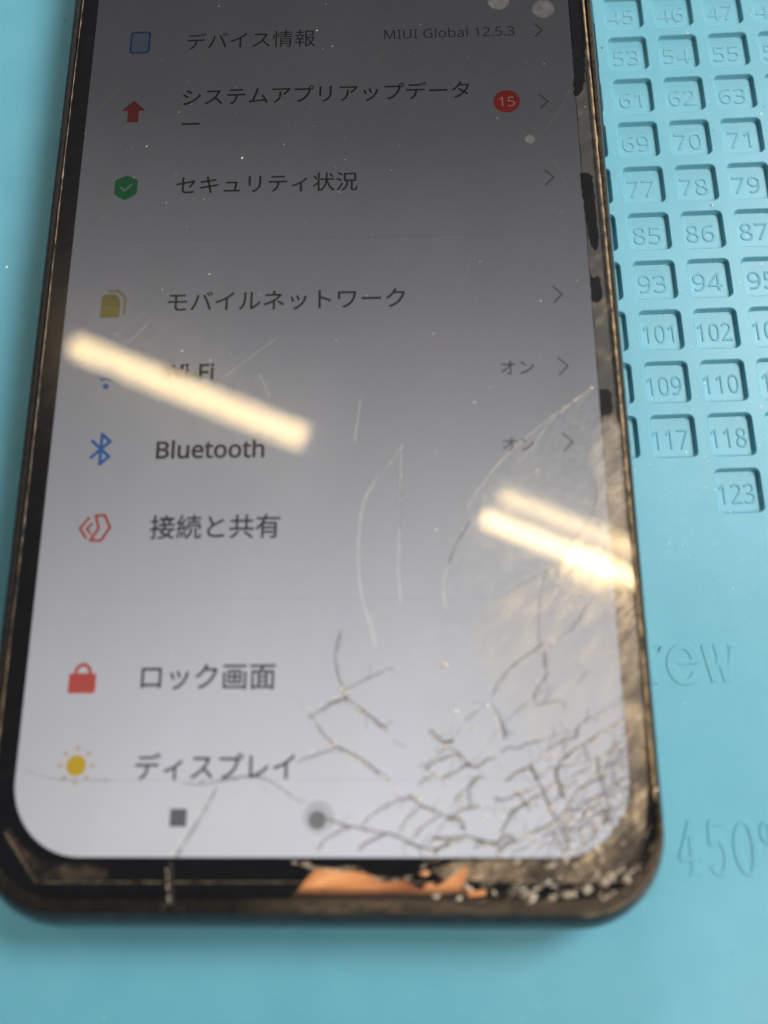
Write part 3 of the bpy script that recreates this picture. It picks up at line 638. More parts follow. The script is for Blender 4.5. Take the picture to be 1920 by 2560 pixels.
# ------------------------------------------------------------------ cracks
def crack(lst, o, k, wpx=9, mat=None, dep=0.30, taper=True, seed=0, parent=gl):
    P = spline(pts_mm(lst, GT-0.02, o, k), 0.22); m = len(P)
    if m > 2:      # let the ends run on a little so that neighbouring fractures meet
        P = [P[0]+(P[0]-P[1]).normalized()*0.30]+P+[P[-1]+(P[-1]-P[-2]).normalized()*0.30]; m = len(P)
    if wpx > 7.5 and P[0].y < 22:
        for i in range(1, m-1):
            if random.random() < 0.22: t = (P[i+1]-P[i-1]).normalized(); GLINTS.append((P[i].x+t.y*0.2, P[i].y-t.x*0.2, t.x, t.y))
            if random.random() < (0.10 if P[i].x > 8 else 0.02) and mat is not M_CRP:
                t = (P[i+1]-P[i-1]).normalized(); a = random.choice((-1, 1))*random.uniform(0.5, 1.2); c, s_ = math.cos(a), math.sin(a); d_ = (t.x*c-t.y*s_, t.x*s_+t.y*c); L = random.uniform(0.7, 2.2)
                BR.append((P[i].x+d_[0]*L/2, P[i].y+d_[1]*L/2, d_[0], d_[1], L, random.uniform(0.04, 0.10), random.uniform(-.15, .15)))
    if m < 3: return
    wd = wpx*1.2/21.0; V = []; U = []; F = []
    d = P[-1]-P[0]; n0 = Vector((-d.y, d.x)); side = 1 if n0.dot(Vector((0.5, -0.85))) > 0 else -1
    for i, p in enumerate(P):
        a = P[max(i-1, 0)]; b = P[min(i+1, m-1)]; t = (b-a); t = t.normalized() if t.length > 0 else Vector((1, 0)); n = Vector((-t.y, t.x))*side
        e = min(1, min(i, m-1-i)/(0.22*m)+0.65) if taper else 1
        j = 0.05*noise.noise(Vector((p.x*2.2, p.y*2.2, seed)))
        ww = wd*(0.62+0.75*abs(noise.noise(Vector((i*0.13, seed, 1)))))*(0.55+0.45*e)
        for q in range(4):
            f = q/3; V.append((p.x+n.x*(ww*f+j), p.y+n.y*(ww*f+j), GT-0.012-dep*f*f)); U.append((e, 1-f))
    for i in range(m-1):
        for q in range(3): s = i*4+q; F.append((s, s+4, s+5, s+1))
    return mesh('crack', V, F, mat or M_CRD, parent, True, U)
GLINTS = []; BR = []
def cracks(o, k, items):
    for i, it in enumerate(items):
        w_, mt, pts = it; crack(pts, o, k, w_, {'d': M_CRD, 'g': M_CRG, 'p': M_CRP, 'b': M_CRB}[mt], seed=i*1.7+o[0])
cracks((1000, 900), .3858, [
 (11, 'p', [(1240, 180), (1130, 255), (1050, 320), (960, 375), (860, 460), (740, 560), (630, 670), (530, 800), (460, 900), (430, 970)]),
 (9, 'g', [(450, 1040), (400, 1120), (345, 1220), (310, 1310)]),
 (9, 'p', [(310, 1310), (285, 1400), (275, 1480), (290, 1600)]),
 (7, 'p', [(1000, 360), (930, 450), (850, 560), (780, 650)]),
 (6, 'g', [(1265, 790), (1275, 870), (1255, 970), (1210, 1060), (1160, 1130), (1090, 1220), (1050, 1270), (950, 1350), (840, 1420), (700, 1500)]),
 (5, 'g', [(940, 1380), (915, 1480), (900, 1600), (895, 1763), (905, 1880)]),
 (5, 'g', [(1210, 1590), (1150, 1680), (1120, 1740)])])
cracks((960, 800), K1, [(9, 'g', [(75, 545), (73, 640), (72, 700), (66, 820), (65, 900)]), (7, 'p', [(65, 900), (58, 1050), (70, 1220)]), (5, 'p', [(75, 545), (10, 640)])])
cracks((0, 800), K1, [(7, 'p', [(1555, 350), (1530, 520)]), (9, 'p', [(1625, 680), (1570, 780), (1550, 900), (1545, 1050), (1560, 1200), (1590, 1300), (1615, 1400)]),
 (2.5, 'p', [(630, 20), (560, 90)]), (2.5, 'p', [(1190, 80), (960, 250)]), (4, 'p', [(1120, 240), (1165, 330)])])
cracks((720, 1540), .3134, [
 (8, 'p', [(640, 0), (670, 100), (685, 220)]),
 (15, 'g', [(410, 120), (380, 230), (368, 350), (388, 470), (430, 570), (450, 650)]), (9, 'd', [(388, 420), (400, 500), (440, 580)]),
 (12, 'g', [(470, 570), (600, 505), (720, 450), (815, 410)]), (15, 'g', [(450, 650), (350, 690), (260, 740), (180, 795)]), (8, 'd', [(470, 640), (390, 668), (330, 690)]),
 (15, 'g', [(440, 650), (520, 680), (620, 760), (700, 830), (790, 900)]), (14, 'g', [(185, 790), (250, 880), (310, 960), (370, 1010)]),
 (13, 'g', [(400, 1040), (280, 1080), (180, 1110), (80, 1150)]), (14, 'g', [(390, 1035), (500, 1085), (620, 1155), (700, 1215), (800, 1290)]),
 (7, 'd', [(390, 1035), (470, 1070), (540, 1110)]), (7, 'p', [(770, 1270), (820, 1310), (880, 1360)]), (6, 'p', [(0, 570), (100, 650), (180, 770)])])
cracks((0, 1600), K1, [
 (5, 'g', [(110, 560), (200, 590), (320, 603), (480, 605)]), (9, 'g', [(790, 615), (880, 618), (980, 600), (1060, 586), (1130, 590), (1220, 640), (1300, 700)]),
 (5, 'd', [(960, 600), (1060, 586), (1130, 590)]), (14, 'g', [(930, 640), (880, 730), (820, 830), (755, 930)]), (9, 'g', [(730, 965), (733, 1040), (737, 1100), (750, 1170)]),
 (5, 'p', [(1180, 180), (1260, 240), (1320, 300)])])
cracks((720, 1940), .2652, [
 (10, 'd', [(350, 380), (470, 430), (560, 460), (700, 485), (820, 515), (930, 530), (1040, 565), (1130, 600), (1210, 645), (1310, 670), (1400, 705)]),
 (14, 'g', [(580, 478), (500, 490), (420, 540), (340, 590), (280, 670)]), (13, 'd', [(940, 535), (850, 560), (780, 600), (700, 635), (670, 680)]),
 (10, 'd', [(1390, 700), (1450, 650), (1510, 610), (1580, 570), (1680, 555)]), (16, 'g', [(1170, 190), (1050, 210), (930, 260), (820, 330), (740, 390), (695, 450)]),
 (11, 'd', [(1160, 180), (1230, 250), (1290, 280), (1380, 310)]), (12, 'g', [(1290, 280), (1380, 310), (1450, 345), (1530, 380)]),
 (15, 'g', [(1220, 300), (1150, 350), (1100, 410), (1050, 490)]), (15, 'g', [(1430, 355), (1360, 400), (1290, 450), (1230, 500), (1200, 550)]),
 (10, 'd', [(1120, 630), (1180, 640), (1240, 670)]), (13, 'b', [(60, 790), (120, 815), (200, 840)]), (9, 'b', [(230, 840), (400, 870), (620, 850), (800, 930), (1000, 960), (1150, 930)]),
 (13, 'b', [(1250, 850), (1330, 800), (1420, 780)])])
cracks((900, 1760), .2652, [
 (11, 'd', [(690, 1248), (800, 1252), (930, 1240), (1060, 1250), (1150, 1275), (1280, 1308)]), (8, 'd', [(660, 1300), (700, 1270), (790, 1265), (860, 1250)]),
 (12, 'd', [(960, 1250), (860, 1290), (760, 1340), (700, 1360)]), (12, 'g', [(700, 1240), (740, 1180), (790, 1110), (840, 1070), (900, 1060)]), (22, 'd', [(870, 1070), (930, 1065), (970, 1100), (990, 1160)]),
 (11, 'd', [(830, 1070), (900, 1020), (970, 985), (1060, 960), (1130, 950)]), (12, 'd', [(780, 685), (850, 650), (920, 620), (1000, 568), (1090, 585), (1150, 545), (1200, 510), (1255, 500)]),
 (10, 'd', [(1010, 560), (1080, 580), (1150, 560)]), (9, 'p', [(1250, 500), (1190, 430), (1170, 350)]), (12, 'd', [(620, 600), (700, 540), (760, 510), (850, 480), (930, 463)]),
 (14, 'g', [(930, 463), (1000, 520), (1050, 570)]), (10, 'g', [(570, 570), (630, 550), (700, 500), (760, 440), (830, 410), (910, 430)]), (19, 'd', [(680, 250), (750, 320), (800, 345), (860, 333)]),
 (10, 'b', [(640, 590), (660, 640), (740, 680), (780, 690)]), (14, 'g', [(560, 740), (620, 680), (670, 660)]), (18, 'g', [(1100, 690), (1040, 750), (1010, 830), (1020, 950)]), (9, 'd', [(1140, 680), (1080, 695), (1030, 750)]),
 (11, 'g', [(1050, 740), (980, 800), (910, 860)]), (14, 'd', [(1385, 705), (1450, 650), (1530, 605), (1610, 590)]), (10, 'b', [(1659, 775), (1560, 825), (1480, 835)]),
 (13, 'd', [(1480, 840), (1400, 880), (1330, 890), (1290, 880)]), (8, 'b', [(1330, 895), (1290, 930), (1230, 1000)]), (13, 'd', [(1659, 870), (1580, 920), (1490, 970), (1430, 1000)]), (19, 'g', [(1430, 1000), (1380, 1090), (1335, 1195)]),
 (12, 'd', [(1290, 1290), (1350, 1235), (1420, 1225), (1450, 1260)]), (15, 'g', [(1320, 1350), (1390, 1290), (1460, 1280)]), (9, 'b', [(1480, 1300), (1560, 1230), (1659, 1190)]),
 (12, 'g', [(1080, 1350), (1130, 1310), (1240, 1290), (1290, 1310)]),
 (20, 'g', [(1230, 0), (1280, 80), (1310, 150), (1340, 230), (1350, 310)]), (10, 'd', [(1325, 190), (1345, 240), (1350, 290)]), (6, 'd', [(1659, 340), (1560, 370), (1480, 410), (1400, 400), (1345, 432)]),
 (6, 'g', [(1540, 0), (1440, 90), (1350, 190), (1250, 300), (1180, 400)]), (11, 'g', [(1180, -10), (1090, 65), (1000, 135)]), (8, 'p', [(900, 20), (950, 90), (1000, 150)]), (14, 'g', [(-30, 20), (60, 70), (150, 140), (240, 215)]), (12, 'g', [(-20, 490), (80, 550), (180, 640)]),
 (12, 'p', [(230, 690), (300, 740), (390, 820)]), (6, 'g', [(330, 340), (420, 400)])])
cracks((1160, 1540), .2893, [
 (14, 'g', [(680, 230), (600, 290), (500, 360), (410, 430), (340, 510), (280, 590), (235, 690)]), (8, 'b', [(660, 260), (560, 330), (450, 400)]), (16, 'g', [(680, 320), (685, 400), (700, 490)]), (12, 'd', [(715, 490), (680, 550), (630, 620)]),
 (13, 'b', [(630, 620), (570, 700), (500, 780)]), (6, 'g', [(480, 790), (400, 860), (330, 940)]), (5, 'g', [(1020, 0), (940, 100), (860, 160), (800, 210)]), (7, 'g', [(780, 590), (700, 640), (600, 680)]), (8, 'g', [(640, 760), (720, 740), (850, 730), (880, 790)]),
 (5, 'g', [(1050, 490), (980, 590)]), (5, 'p', [(480, 860), (620, 910), (760, 940), (900, 980), (1100, 960), (1300, 985)]), (5, 'p', [(30, 340), (200, 350), (380, 350)])])
cracks((1200, 1720), .2652, [
 (12, 'd', [(480, 715), (540, 670), (600, 600), (680, 545), (770, 492), (900, 450)]), (16, 'd', [(465, 740), (500, 820), (540, 890), (580, 960), (600, 1040), (640, 1100)]), (15, 'd', [(640, 1110), (680, 1200), (720, 1250)]),
 (9, 'd', [(520, 850), (590, 800), (640, 760), (710, 740)]), (14, 'd', [(900, 440), (910, 380), (960, 320), (1020, 280)]), (9, 'b', [(1020, 285), (1110, 240), (1200, 190), (1340, 130)]), (9, 'd', [(1080, 300), (1130, 240)]),
 (8, 'b', [(900, 395), (800, 415), (700, 440), (600, 480), (500, 510), (380, 560)]), (7, 'g', [(380, 560), (270, 560), (210, 590)]),
 (14, 'd', [(705, 800), (750, 700), (800, 640), (880, 580), (960, 530), (1040, 480), (1130, 420)]), (10, 'b', [(1130, 420), (1220, 360), (1290, 330), (1360, 290)]), (13, 'd', [(1240, 360), (1300, 320), (1350, 290)]),
 (17, 'd', [(700, 780), (710, 850), (740, 930), (770, 1020)]), (7, 'g', [(760, 740), (850, 720), (960, 700), (1080, 670)]), (10, 'b', [(1080, 670), (1150, 640), (1230, 590), (1300, 540), (1360, 490), (1420, 430)]), (12, 'd', [(1190, 610), (1260, 585), (1320, 530)]),
 (17, 'd', [(1095, 670), (1100, 740), (1110, 830)]), (16, 'g', [(1110, 830), (1140, 900), (1160, 1000)]), (10, 'd', [(750, 960), (790, 900), (850, 840), (920, 790), (1000, 750), (1060, 725)]),
 (12, 'd', [(760, 960), (830, 920), (900, 880)]), (9, 'p', [(900, 880), (1000, 840), (1080, 815)]), (11, 'd', [(1100, 800), (1150, 750), (1220, 710), (1300, 690), (1380, 655)]),
 (9, 'b', [(1110, 850), (1180, 830), (1260, 800), (1340, 740), (1400, 705)]), (15, 'd', [(805, 1110), (850, 1030), (900, 970), (970, 910), (1050, 870), (1115, 845)]), (14, 'd', [(1180, 1060), (1210, 980), (1250, 920), (1300, 880), (1380, 835)]),
 (14, 'g', [(1240, 790), (1250, 880)]), (20, 'g', [(970, 560), (1000, 670)]), (11, 'd', [(290, 1160), (380, 1100), (440, 1070), (500, 1020), (580, 980), (640, 930), (700, 880)]), (20, 'g', [(190, 1345), (240, 1250), (290, 1160)]),
 (7, 'g', [(390, 990), (460, 950), (560, 915)]), (14, 'g', [(370, 1000), (420, 1060), (470, 1140)]), (9, 'd', [(640, 1090), (700, 1040), (760, 990)]), (13, 'g', [(750, 980), (770, 1040)]),
 (14, 'd', [(700, 1240), (780, 1160), (830, 1130), (900, 1130), (980, 1080), (1050, 1030), (1150, 1000)]), (17, 'd', [(940, 1250), (990, 1170), (1060, 1120), (1120, 1080)]), (14, 'd', [(1030, 1230), (1090, 1180), (1180, 1140)]), (8, 'b', [(1180, 1140), (1260, 1120), (1380, 1050)]),
 (15, 'd', [(1190, 1050), (1205, 1120), (1180, 1200), (1130, 1290), (1080, 1345)]), (8, 'b', [(1200, 1050), (1280, 1000), (1400, 910)]), (13, 'd', [(480, 1355), (580, 1310), (660, 1270), (720, 1225)]), (17, 'd', [(765, 1355), (790, 1290), (860, 1220)]), (8, 'p', [(1000, 1130), (1080, 1050), (1130, 1010)])])
cracks((1200, 1960), .2652, [
 (16, 'd', [(765, 465), (780, 400), (830, 350), (870, 310)]), (11, 'd', [(-20, 530), (60, 540), (160, 555)]), (10, 'g', [(160, 545), (200, 490), (270, 480), (330, 530)]), (14, 'd', [(180, 600), (250, 550), (320, 530)]), (9, 'b', [(320, 530), (380, 530), (440, 460), (520, 440), (600, 400), (690, 365)]),
 (10, 'g', [(300, 660), (360, 610), (430, 590), (500, 550), (580, 500), (650, 450), (710, 390)]), (13, 'd', [(940, 430), (1000, 380), (1070, 365)]), (16, 'g', [(925, 360), (940, 450), (965, 540)]), (10, 'b', [(1100, 430), (1030, 500), (970, 550)]), (14, 'g', [(690, 480), (730, 560), (770, 650)]), (14, 'g', [(785, 450), (800, 520), (840, 600)]),
 (8, 'b', [(860, 650), (920, 590), (1000, 540), (1100, 450)]), (15, 'g', [(1180, 340), (1240, 390), (1240, 460)]), (9, 'd', [(820, 490), (870, 430), (930, 410)]), (9, 'b', [(1210, 350), (1130, 420), (1080, 440)]),
 (22, 'b', [(210, 760), (100, 850), (10, 950)]), (20, 'b', [(440, 880), (350, 960), (250, 1070)]), (14, 'b', [(500, 1000), (560, 940), (650, 905)]), (14, 'b', [(620, 760), (700, 720), (800, 700)]), (12, 'b', [(390, 800), (450, 780), (560, 830), (660, 900)]), (12, 'b', [(900, 860), (980, 800), (1060, 780)]),
 (12, 'b', [(1100, 700), (1130, 800), (1120, 880)])])
# hairlines and painted crack glints too small to pick apart: one mesh each
def many(name, items, mat, zz=GT-0.01):
    V = []; U = []; F = []
    for x, y, tx, ty, L, wd, cv in items:
        b = len(V); n = 5
        for i in range(n):
            f = i/(n-1); c = cv*4*f*(1-f); X = x+tx*L*(f-.5)-ty*c; Y = y+ty*L*(f-.5)+tx*c; hw = wd*math.sin(math.pi*(0.12+0.76*f))
            for q in range(3): V.append((X+ty*hw*q, Y-tx*hw*q, zz+(0.03 if q == 1 else 0))); U.append((1, 1-0.45*q))
        for i in range(n-1):
            for q in range(2): k = b+i*3+q; F.append((k, k+3, k+4, k+1))
    o = mesh(name, V, F, mat, gl, False, U); o['kind'] = 'stuff'; return o
def scatter(n, test, L0, L1, w0, w1, ang, sd):
    out = []
    while len(out) < n:
        px = random.uniform(*test[0]); py = random.uniform(*test[1])
        if not test[2](px, py): continue
        x, y = at(px, py, GT); a = math.radians(random.gauss(ang, sd)); out.append((x, y, math.cos(a), math.sin(a), random.uniform(L0, L1), random.uniform(w0, w1), random.uniform(-.2, .2)))
    return out
many('hairline_cracks', BR, M_CRD)
corner = lambda px, py: (px-1330)/250+(py-1820)/330 > 0.95
many('hairline_cracks', scatter(130, ((1330, 1590), (1800, 2130), corner), 0.7, 2.6, 0.04, 0.12, 42, 20), M_CRD)
many('hairline_cracks', scatter(90, ((1330, 1600), (1780, 2200), corner), 0.8, 2.6, 0.05, 0.14, 40, 14), M_CRG)
many('hairline_cracks', scatter(120, ((1540, 1640), (1500, 2250), lambda px, py: px < 1555+(py-1500)*0.105+40), 0.6, 2.4, 0.03, 0.10, 46, 14), M_CRB)
many('hairline_cracks', scatter(60, ((1180, 1620), (2130, 2250), lambda px, py: True), 0.5, 1.8, 0.04, 0.14, 50, 35), M_CRB)
M_GLINT = pbr('pale_crack_glint', (0.90, 0.80, 0.63), 0.2, col2=(0.50, 0.40, 0.29), nscale=3000, spec=0.8); M_GLINT.node_tree.nodes['Principled BSDF'].inputs['Alpha'].default_value = 0.75  # pale slivers painting the highlights beside the cracks
many('crack_glints', [(x, y, tx, ty, random.uniform(0.2, 0.7), random.uniform(0.04, 0.085), random.uniform(-.05, .05)) for x, y, tx, ty in GLINTS], M_GLINT, GT+0.004)
many('crack_glints', scatter(36, ((1400, 1640), (1960, 2240), corner), 0.2, 0.9, 0.03, 0.12, 44, 25), M_GLINT, GT+0.004)
many('crack_glints', scatter(14, ((1060, 1560), (2215, 2246), lambda px, py: True), 0.3, 1.2, 0.05, 0.16, 10, 40), M_GLINT, GT+0.004)
# impact ring round the home button
for r0, kind in ((1.75, M_CRG), (1.35, M_CRP)):
    x, y = at(795, 2044, GT); V = []; U = []; F = []
    for i in range(41):
        a = 2*math.pi*i/40
        for q in range(4):
            f = q/3; r = r0-(0.34*f); V.append((x+r*math.cos(a), y+r*math.sin(a), GT-0.012-0.2*f)); U.append((0.55+0.3*math.sin(a*1.0+1), 1-f))
    for i in range(40):
        for q in range(3): s = i*4+q; F.append((s, s+4, s+5, s+1))
    mesh('crack', V, F, kind, gl, True, U)

# ------------------------------------------------------------------ glass chips, their glint put into the colour as a pale tone
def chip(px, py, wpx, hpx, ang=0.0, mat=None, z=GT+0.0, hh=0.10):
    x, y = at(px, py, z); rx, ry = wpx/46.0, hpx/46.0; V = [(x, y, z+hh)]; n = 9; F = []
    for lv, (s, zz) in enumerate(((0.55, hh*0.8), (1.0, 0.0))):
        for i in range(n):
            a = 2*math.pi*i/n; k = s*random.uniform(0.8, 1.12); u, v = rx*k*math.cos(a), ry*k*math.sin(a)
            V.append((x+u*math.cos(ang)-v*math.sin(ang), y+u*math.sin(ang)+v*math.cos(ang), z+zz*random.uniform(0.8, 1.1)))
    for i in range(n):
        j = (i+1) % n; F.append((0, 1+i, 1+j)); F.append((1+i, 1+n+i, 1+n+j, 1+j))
    return mesh('glint_chip', V, F, mat or M_CHIP, gl, True)
R1 = lambda a, b: (1200+a*.2652, 1720+b*.2652)
R2 = lambda a, b: (1200+a*.2652, 1960+b*.2652)
R3 = lambda a, b: (900+a*.2652, 1760+b*.2652)
for p, w_, h_, a in ((R1(688, 660), 19, 13, .7), (R1(668, 1135), 28, 15, 0.2), (R1(1088, 492), 24, 10, .8), (R1(915, 1010), 18, 7, .6), (R1(825, 1190), 14, 11, .6), (R1(600, 490), 16, 7, .4), (R1(1030, 830), 16, 6, .4),
                     (R2(462, 1047), 42, 19, 0), (R2(848, 1042), 40, 18, .1), (R2(1010, 992), 22, 20, 0), (R2(212, 675), 20, 11, 0), (R2(1095, 600), 22, 13, .6), (R2(1130, 635), 20, 11, .6), (R2(810, 715), 18, 24, 0), (R2(350, 735), 20, 14, .4), (R2(1240, 870), 22, 26, -.4), (R2(1180, 930), 26, 18, .4), (R2(1385, 900), 24, 24, 0), (R2(690, 965), 22, 8, 0), (R2(680, 1072), 26, 14, .3), (R2(670, 775), 22, 12, .4), (R2(1230, 440), 12, 8, .4), (R2(1300, 830), 16, 9, .4),
                     (R3(545, 890), 14, 20, -.5), (R3(500, 905), 10, 12, -.5), (R3(1102, 747), 20, 12, .2), (R3(1115, 962), 22, 10, .3), (R3(948, 890), 16, 15, 0), (R3(1065, 222), 18, 11, 0), (R3(1180, 1065), 18, 11, .2), (R3(700, 645), 18, 7, 0), (R3(800, 400), 18, 8, 0), (R3(1480, 825), 14, 8, .2), (R3(1250, 440), 14, 8, 0), (R3(940, 1022), 10, 5, .2), (R3(750, 690), 16, 7, -.3),
                     ((853, 1724), 20, 17, .6), ((860, 1735), 10, 12, 0), ((1110, 1664), 22, 19, 0), ((833, 1858), 22, 11, 0), ((768, 1773), 14, 8, 0), ((1350, 1631), 15, 9, .8), ((1380, 1610), 20, 9, .9), ((1314, 1760), 14, 7, .8), ((1387, 1722), 10, 6, .8), ((1355, 1650), 8, 8, 0),
                     ((1478, 970), 13, 11, .6), ((1436, 999), 10, 8, .6), ((1410, 1019), 14, 8, .6), ((1405, 1030), 9, 5, .6), ((1342, 1178), 10, 10, 0), ((1500, 1185), 9, 12, 0), ((1560, 1172), 6, 12, .2), ((1155, 1325), 11, 7, .8), ((765, 2161), 26, 10, .1), ((735, 2158), 14, 6, .1), ((858, 2173), 18, 6, 0), ((1061, 2183), 22, 9, 0)):
    chip(p[0], p[1], w_, h_, a, hh=0.05 if w_ < 14 else 0.10)
chip(1061, 2184, 24, 11, 0, M_ORANGE_REFL)

# power button on the right flank
pb = loft('power_button', [(rr(38.0, 39.05, 94.6, 114.6, 0.35, 5), -5.4), (rr(38.0, 39.2, 94.4, 114.8, 0.42, 5), -5.1), (rr(38.0, 39.25, 94.4, 114.8, 0.42, 5), -2.9), (rr(38.0, 39.0, 94.7, 114.5, 0.3, 5), -2.4)], M_BUTTON, phone, True, True)

# faint round spots, scratches and dust on the cover glass
M_SPOT = film('faint_disc_film', ((0.45, 0.42, 0.38), (0.7, 0.65, 0.58)), (0.06, 0.13), 500, 0.5)  # faint pale discs, fading at the rim
def disc_mark(px, py, r, f=1.0, mat=None):
    x, y = at(px, py, GT+0.02); V = [(x, y, GT+0.02)]; U = [(f, 0)]; F = []; n = 24
    for s, u in ((0.8, f), (1.0, 0.0)):
        for i in range(n): a = 2*math.pi*i/n; V.append((x+r*s*math.cos(a), y+r*s*math.sin(a), GT+0.02)); U.append((u, 0))
    for i in range(n): j = (i+1) % n; F.append((0, 1+i, 1+j)); F.append((1+i, 1+n+i, 1+n+j, 1+j))
    return mesh('faint_disc', V, F, mat or M_SPOT, gl, False, U)
M_HALO = film('clouded_glass', ((0.16, 0.17, 0.18), (0.22, 0.23, 0.24)), (0.5, 0.6), 400, 0.5)
disc_mark(793, 2044, 1.7, 0.75, M_HALO); disc_mark(1246, 2, 1.7); disc_mark(1358, 22, 1.75); disc_mark(1325, 348, 0.75); disc_mark(1115, 1640, 4.4, 0.35); disc_mark(1342, 1180, 0.6, 0.8)
# oily blotches
M_SCR = crack_mat('fine_scratch', (0.55, 0.54, 0.50), (0.9, 0.88, 0.8), 0.06, 0.3, 1500)
for lst in ([(1425, 223), (1400, 270), (1370, 315), (1345, 340)], [(1384, 398), (1400, 430), (1413, 460)], [(720, 760), (640, 830)], [(960, 850), (920, 880)], [(245, 275), (290, 230)], [(1180, 620), (1160, 700), (1140, 745)], [(690, 920), (740, 905)]):
    crack(lst, (0, 0), 1, 4, M_SCR, dep=0.03)
for q in range(34):
    px = random.uniform(170, 1450); py = random.uniform(20, 1700); L = random.uniform(8, 42); th = random.uniform(0, 3.14)
    crack([(px, py), (px+L*.5*math.cos(th)+random.uniform(-3, 3), py+L*.5*math.sin(th)), (px+L*math.cos(th), py+L*math.sin(th))], (0, 0), 1, random.uniform(1.5, 3), M_SCR, dep=0.03, seed=q)

def specks(name, pts, rmin, rmax, mat, parent, elong=1.8):
    V = []; F = []
    for (x, y, z) in pts:
        r = random.uniform(rmin, rmax)*random.choice([0.5, 0.6, 0.8, 1.0]); a = random.uniform(0, 6.28); e = random.uniform(1, elong); b = len(V)
        for (u, v, w_) in ((1, 0, 0.1), (0.2, 1, 0.05), (-1, 0.1, 0.1), (-0.1, -1, 0.05), (0, 0, 0.8)):
            u *= r*e*random.uniform(.7, 1.2); v *= r*random.uniform(.7, 1.2); V.append((x+u*math.cos(a)-v*math.sin(a), y+u*math.sin(a)+v*math.cos(a), z+w_*r))
        for i in range(4): F.append((b+i, b+(i+1) % 4, b+4))
    o = mesh(name, V, F, mat, parent); o['kind'] = 'stuff'; return o
P = []
for q in range(210):
    px = random.uniform(140, 1500); py = random.uniform(0, 2130); x, y = at(px, py, GT)
    if -35 < x < 36: P.append((x, y, GT+0.002))
specks('glass_dust', P, 0.025, 0.06, M_DUST, gl, 2.5)
P = [(*at(px, py, GT), GT+0.002) for px, py in ((547, 15), (455, 877), (558, 1005), (1083, 834), (1360, 160), (605, 395), (1091, 1325), (792, 76), (1186, 1006), (523, 685))]
specks('glass_lint', P, 0.10, 0.16, M_DUST, gl, 2.5)

def on_mat(px, py):
    x, y = at(px, py, -DZ); X, Y = mat_local(x, y)
    u = (X-OX)/PX; v = (OY-Y)/PY; fu = (u-math.floor(u))*PX; fv = (v-math.floor(v))*PY
    ci = math.floor(u)+5; ri = math.floor(v)+1
    inp = 4 <= ci <= 8 and -2 <= ri <= 9 and 0.5 < fu < PWD-0.5 and 0.5 < fv < PHT-0.5
    rim = 4 <= ci <= 8 and -2 <= ri <= 9 and not inp and fu < PWD+0.1 and fv < PHT+0.1
    return X, Y, inp, rim
P = []; Q = []
for q in range(900):
    px = random.uniform(1450, 1930) if q < 620 else random.uniform(-10, 1930); py = random.uniform(-10, 1500) if q < 620 else random.uniform(-10, 2570)
    X, Y, inp, rim = on_mat(px, py)
    if rim: continue
    (P if random.random() < 0.86 else Q).append((X, Y, -DEP+0.003 if inp else 0.003))
specks('mat_dust', P, 0.02, 0.075, M_DUST, mat_root, 2.2); specks('mat_grit', Q, 0.03, 0.07, M_DUSTD, mat_root, 2.5)
P = []
for px, py in ((1718, 82), (1903, 285), (1779, 512), (1895, 498), (1719, 1126), (1562, 143), (17, 668), (1901, 1016)):
    X, Y, inp, rim = on_mat(px, py); P.append((X, Y, (-DEP if inp else 0)+0.01))
specks('mat_crumb', P, 0.16, 0.24, M_DUST, mat_root, 2.2)
specks('mat_grit', [(*mat_local(*at(163, 52, -DZ)), 0.01), (*mat_local(*at(1505, 120, -DZ)), 0.01)], 0.14, 0.2, M_DUSTD, mat_root, 2.4)

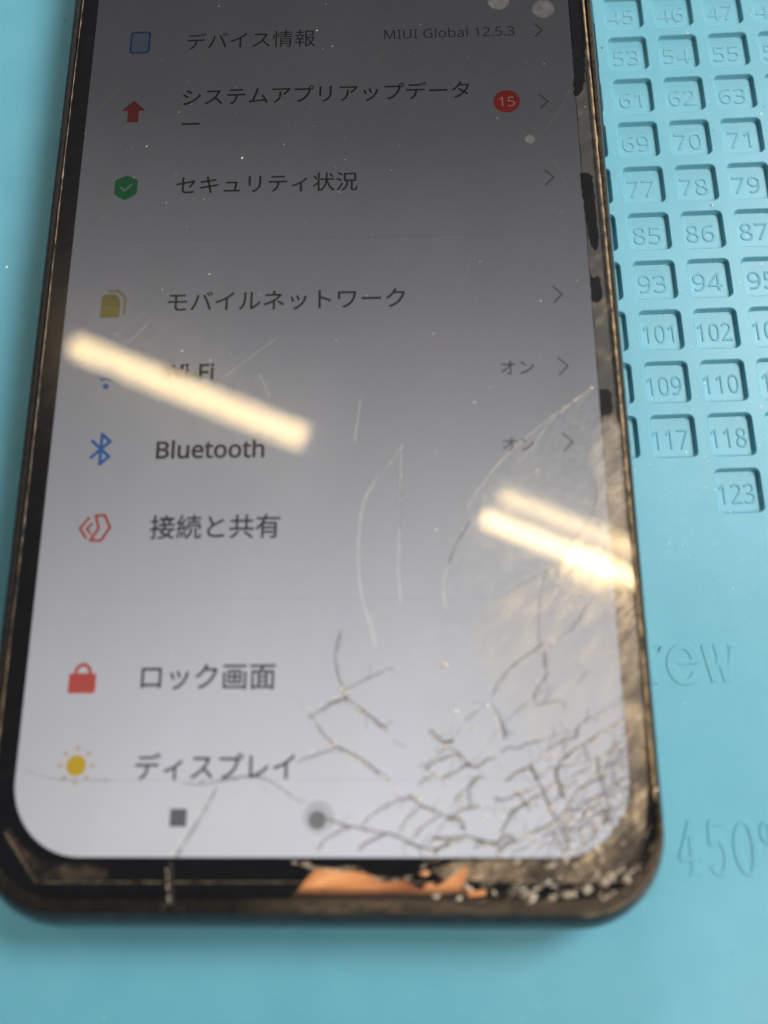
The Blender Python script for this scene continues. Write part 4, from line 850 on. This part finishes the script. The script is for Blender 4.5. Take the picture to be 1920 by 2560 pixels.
# ================================================================== LAMPS whose mirror images lie in the glass
def tube_lamp(a, b, rad, power, label, name='tube_lamp', dots=False):
    """LED tube of radius `rad` mm from a to b (mm): housing, diffuser, end caps"""
    A = Vector(a); B = Vector(b); d = B-A; L = d.length
    root = bpy.data.objects.new(name, None); link(root); root.location = A*S
    root.rotation_euler = d.to_track_quat('X', 'Z').to_euler(); tag(root, label, 'lamp', 'tube lamps over the bench')
    m, nt, nd, lk, out = new_mat('lit_diffuser'); e = nd.new('ShaderNodeEmission'); e.inputs[0].default_value = (1.0, 0.75, 0.40, 1)
    if dots:     # the row of LEDs shows through this diffuser
        tc = nd.new('ShaderNodeTexCoord').outputs['Object']; sp = nd.new('ShaderNodeSeparateXYZ'); lk.new(tc, sp.inputs[0])
        s = math_node(nt, 'SINE', math_node(nt, 'MULTIPLY', sp.outputs[0], 2*math.pi/0.022))
        lk.new(math_node(nt, 'ADD', math_node(nt, 'MULTIPLY', math_node(nt, 'POWER', math_node(nt, 'MAXIMUM', s, 0.0), 3.0), power*2.2), power*0.75), e.inputs[1])
    else: e.inputs[1].default_value = power
    lk.new(e.outputs[0], out.inputs[0])
    n = 20; V = []; F = []
    prof = [(rad*math.cos(math.radians(t)), rad*math.sin(math.radians(t))) for t in [180+180*i/12 for i in range(13)]]
    for x in (0, L): V += [(x, y, z) for y, z in prof]
    for i in range(12): F.append((i, i+13, i+14, i+1))
    F.append(tuple(range(13))); F.append(tuple(range(13, 26))[::-1])
    mesh('diffuser', V, F, m, root)
    al = pbr('white_housing', (0.7, 0.7, 0.7), 0.4)
    V = []; F = []
    for x in (-8, L+8):
        V += [(x, -rad*1.15, 0.2), (x, rad*1.15, 0.2), (x, rad*0.8, rad*1.1), (x, -rad*0.8, rad*1.1)]
    for i in range(4): F.append((i, (i+1) % 4, 4+(i+1) % 4, 4+i))
    F += [(3, 2, 1, 0), (4, 5, 6, 7)]; mesh('housing', V, F, al, root)
    for x in (-6, L+0.5):
        c = loft('end_cap', [(rr(-rad*1.1, rad*1.1, -rad*1.1, 0.1, rad*0.5, 4), 0), (rr(-rad*1.1, rad*1.1, -rad*1.1, 0.1, rad*0.5, 4), 5.5)], al, root, True, True)
        c.rotation_euler = (math.radians(90), 0, math.radians(90)); c.location = Vector((x, 0, 0))*S
    return root
HL = 1000+DZ
tube_lamp((-508, 566, HL), (-139, 406, HL), 19, 22, 'warm tube lamp mirrored across the left half of the screen')
tube_lamp((150, 314, HL), (420, 196, HL), 11, 16, 'warm tube lamp mirrored as the upper of the two short bars near the right edge')
tube_lamp((124, 280, HL), (400, 159, HL), 11, 26, 'warm tube lamp with visible LEDs mirrored as the lower, brightest bar near the right edge', dots=True)
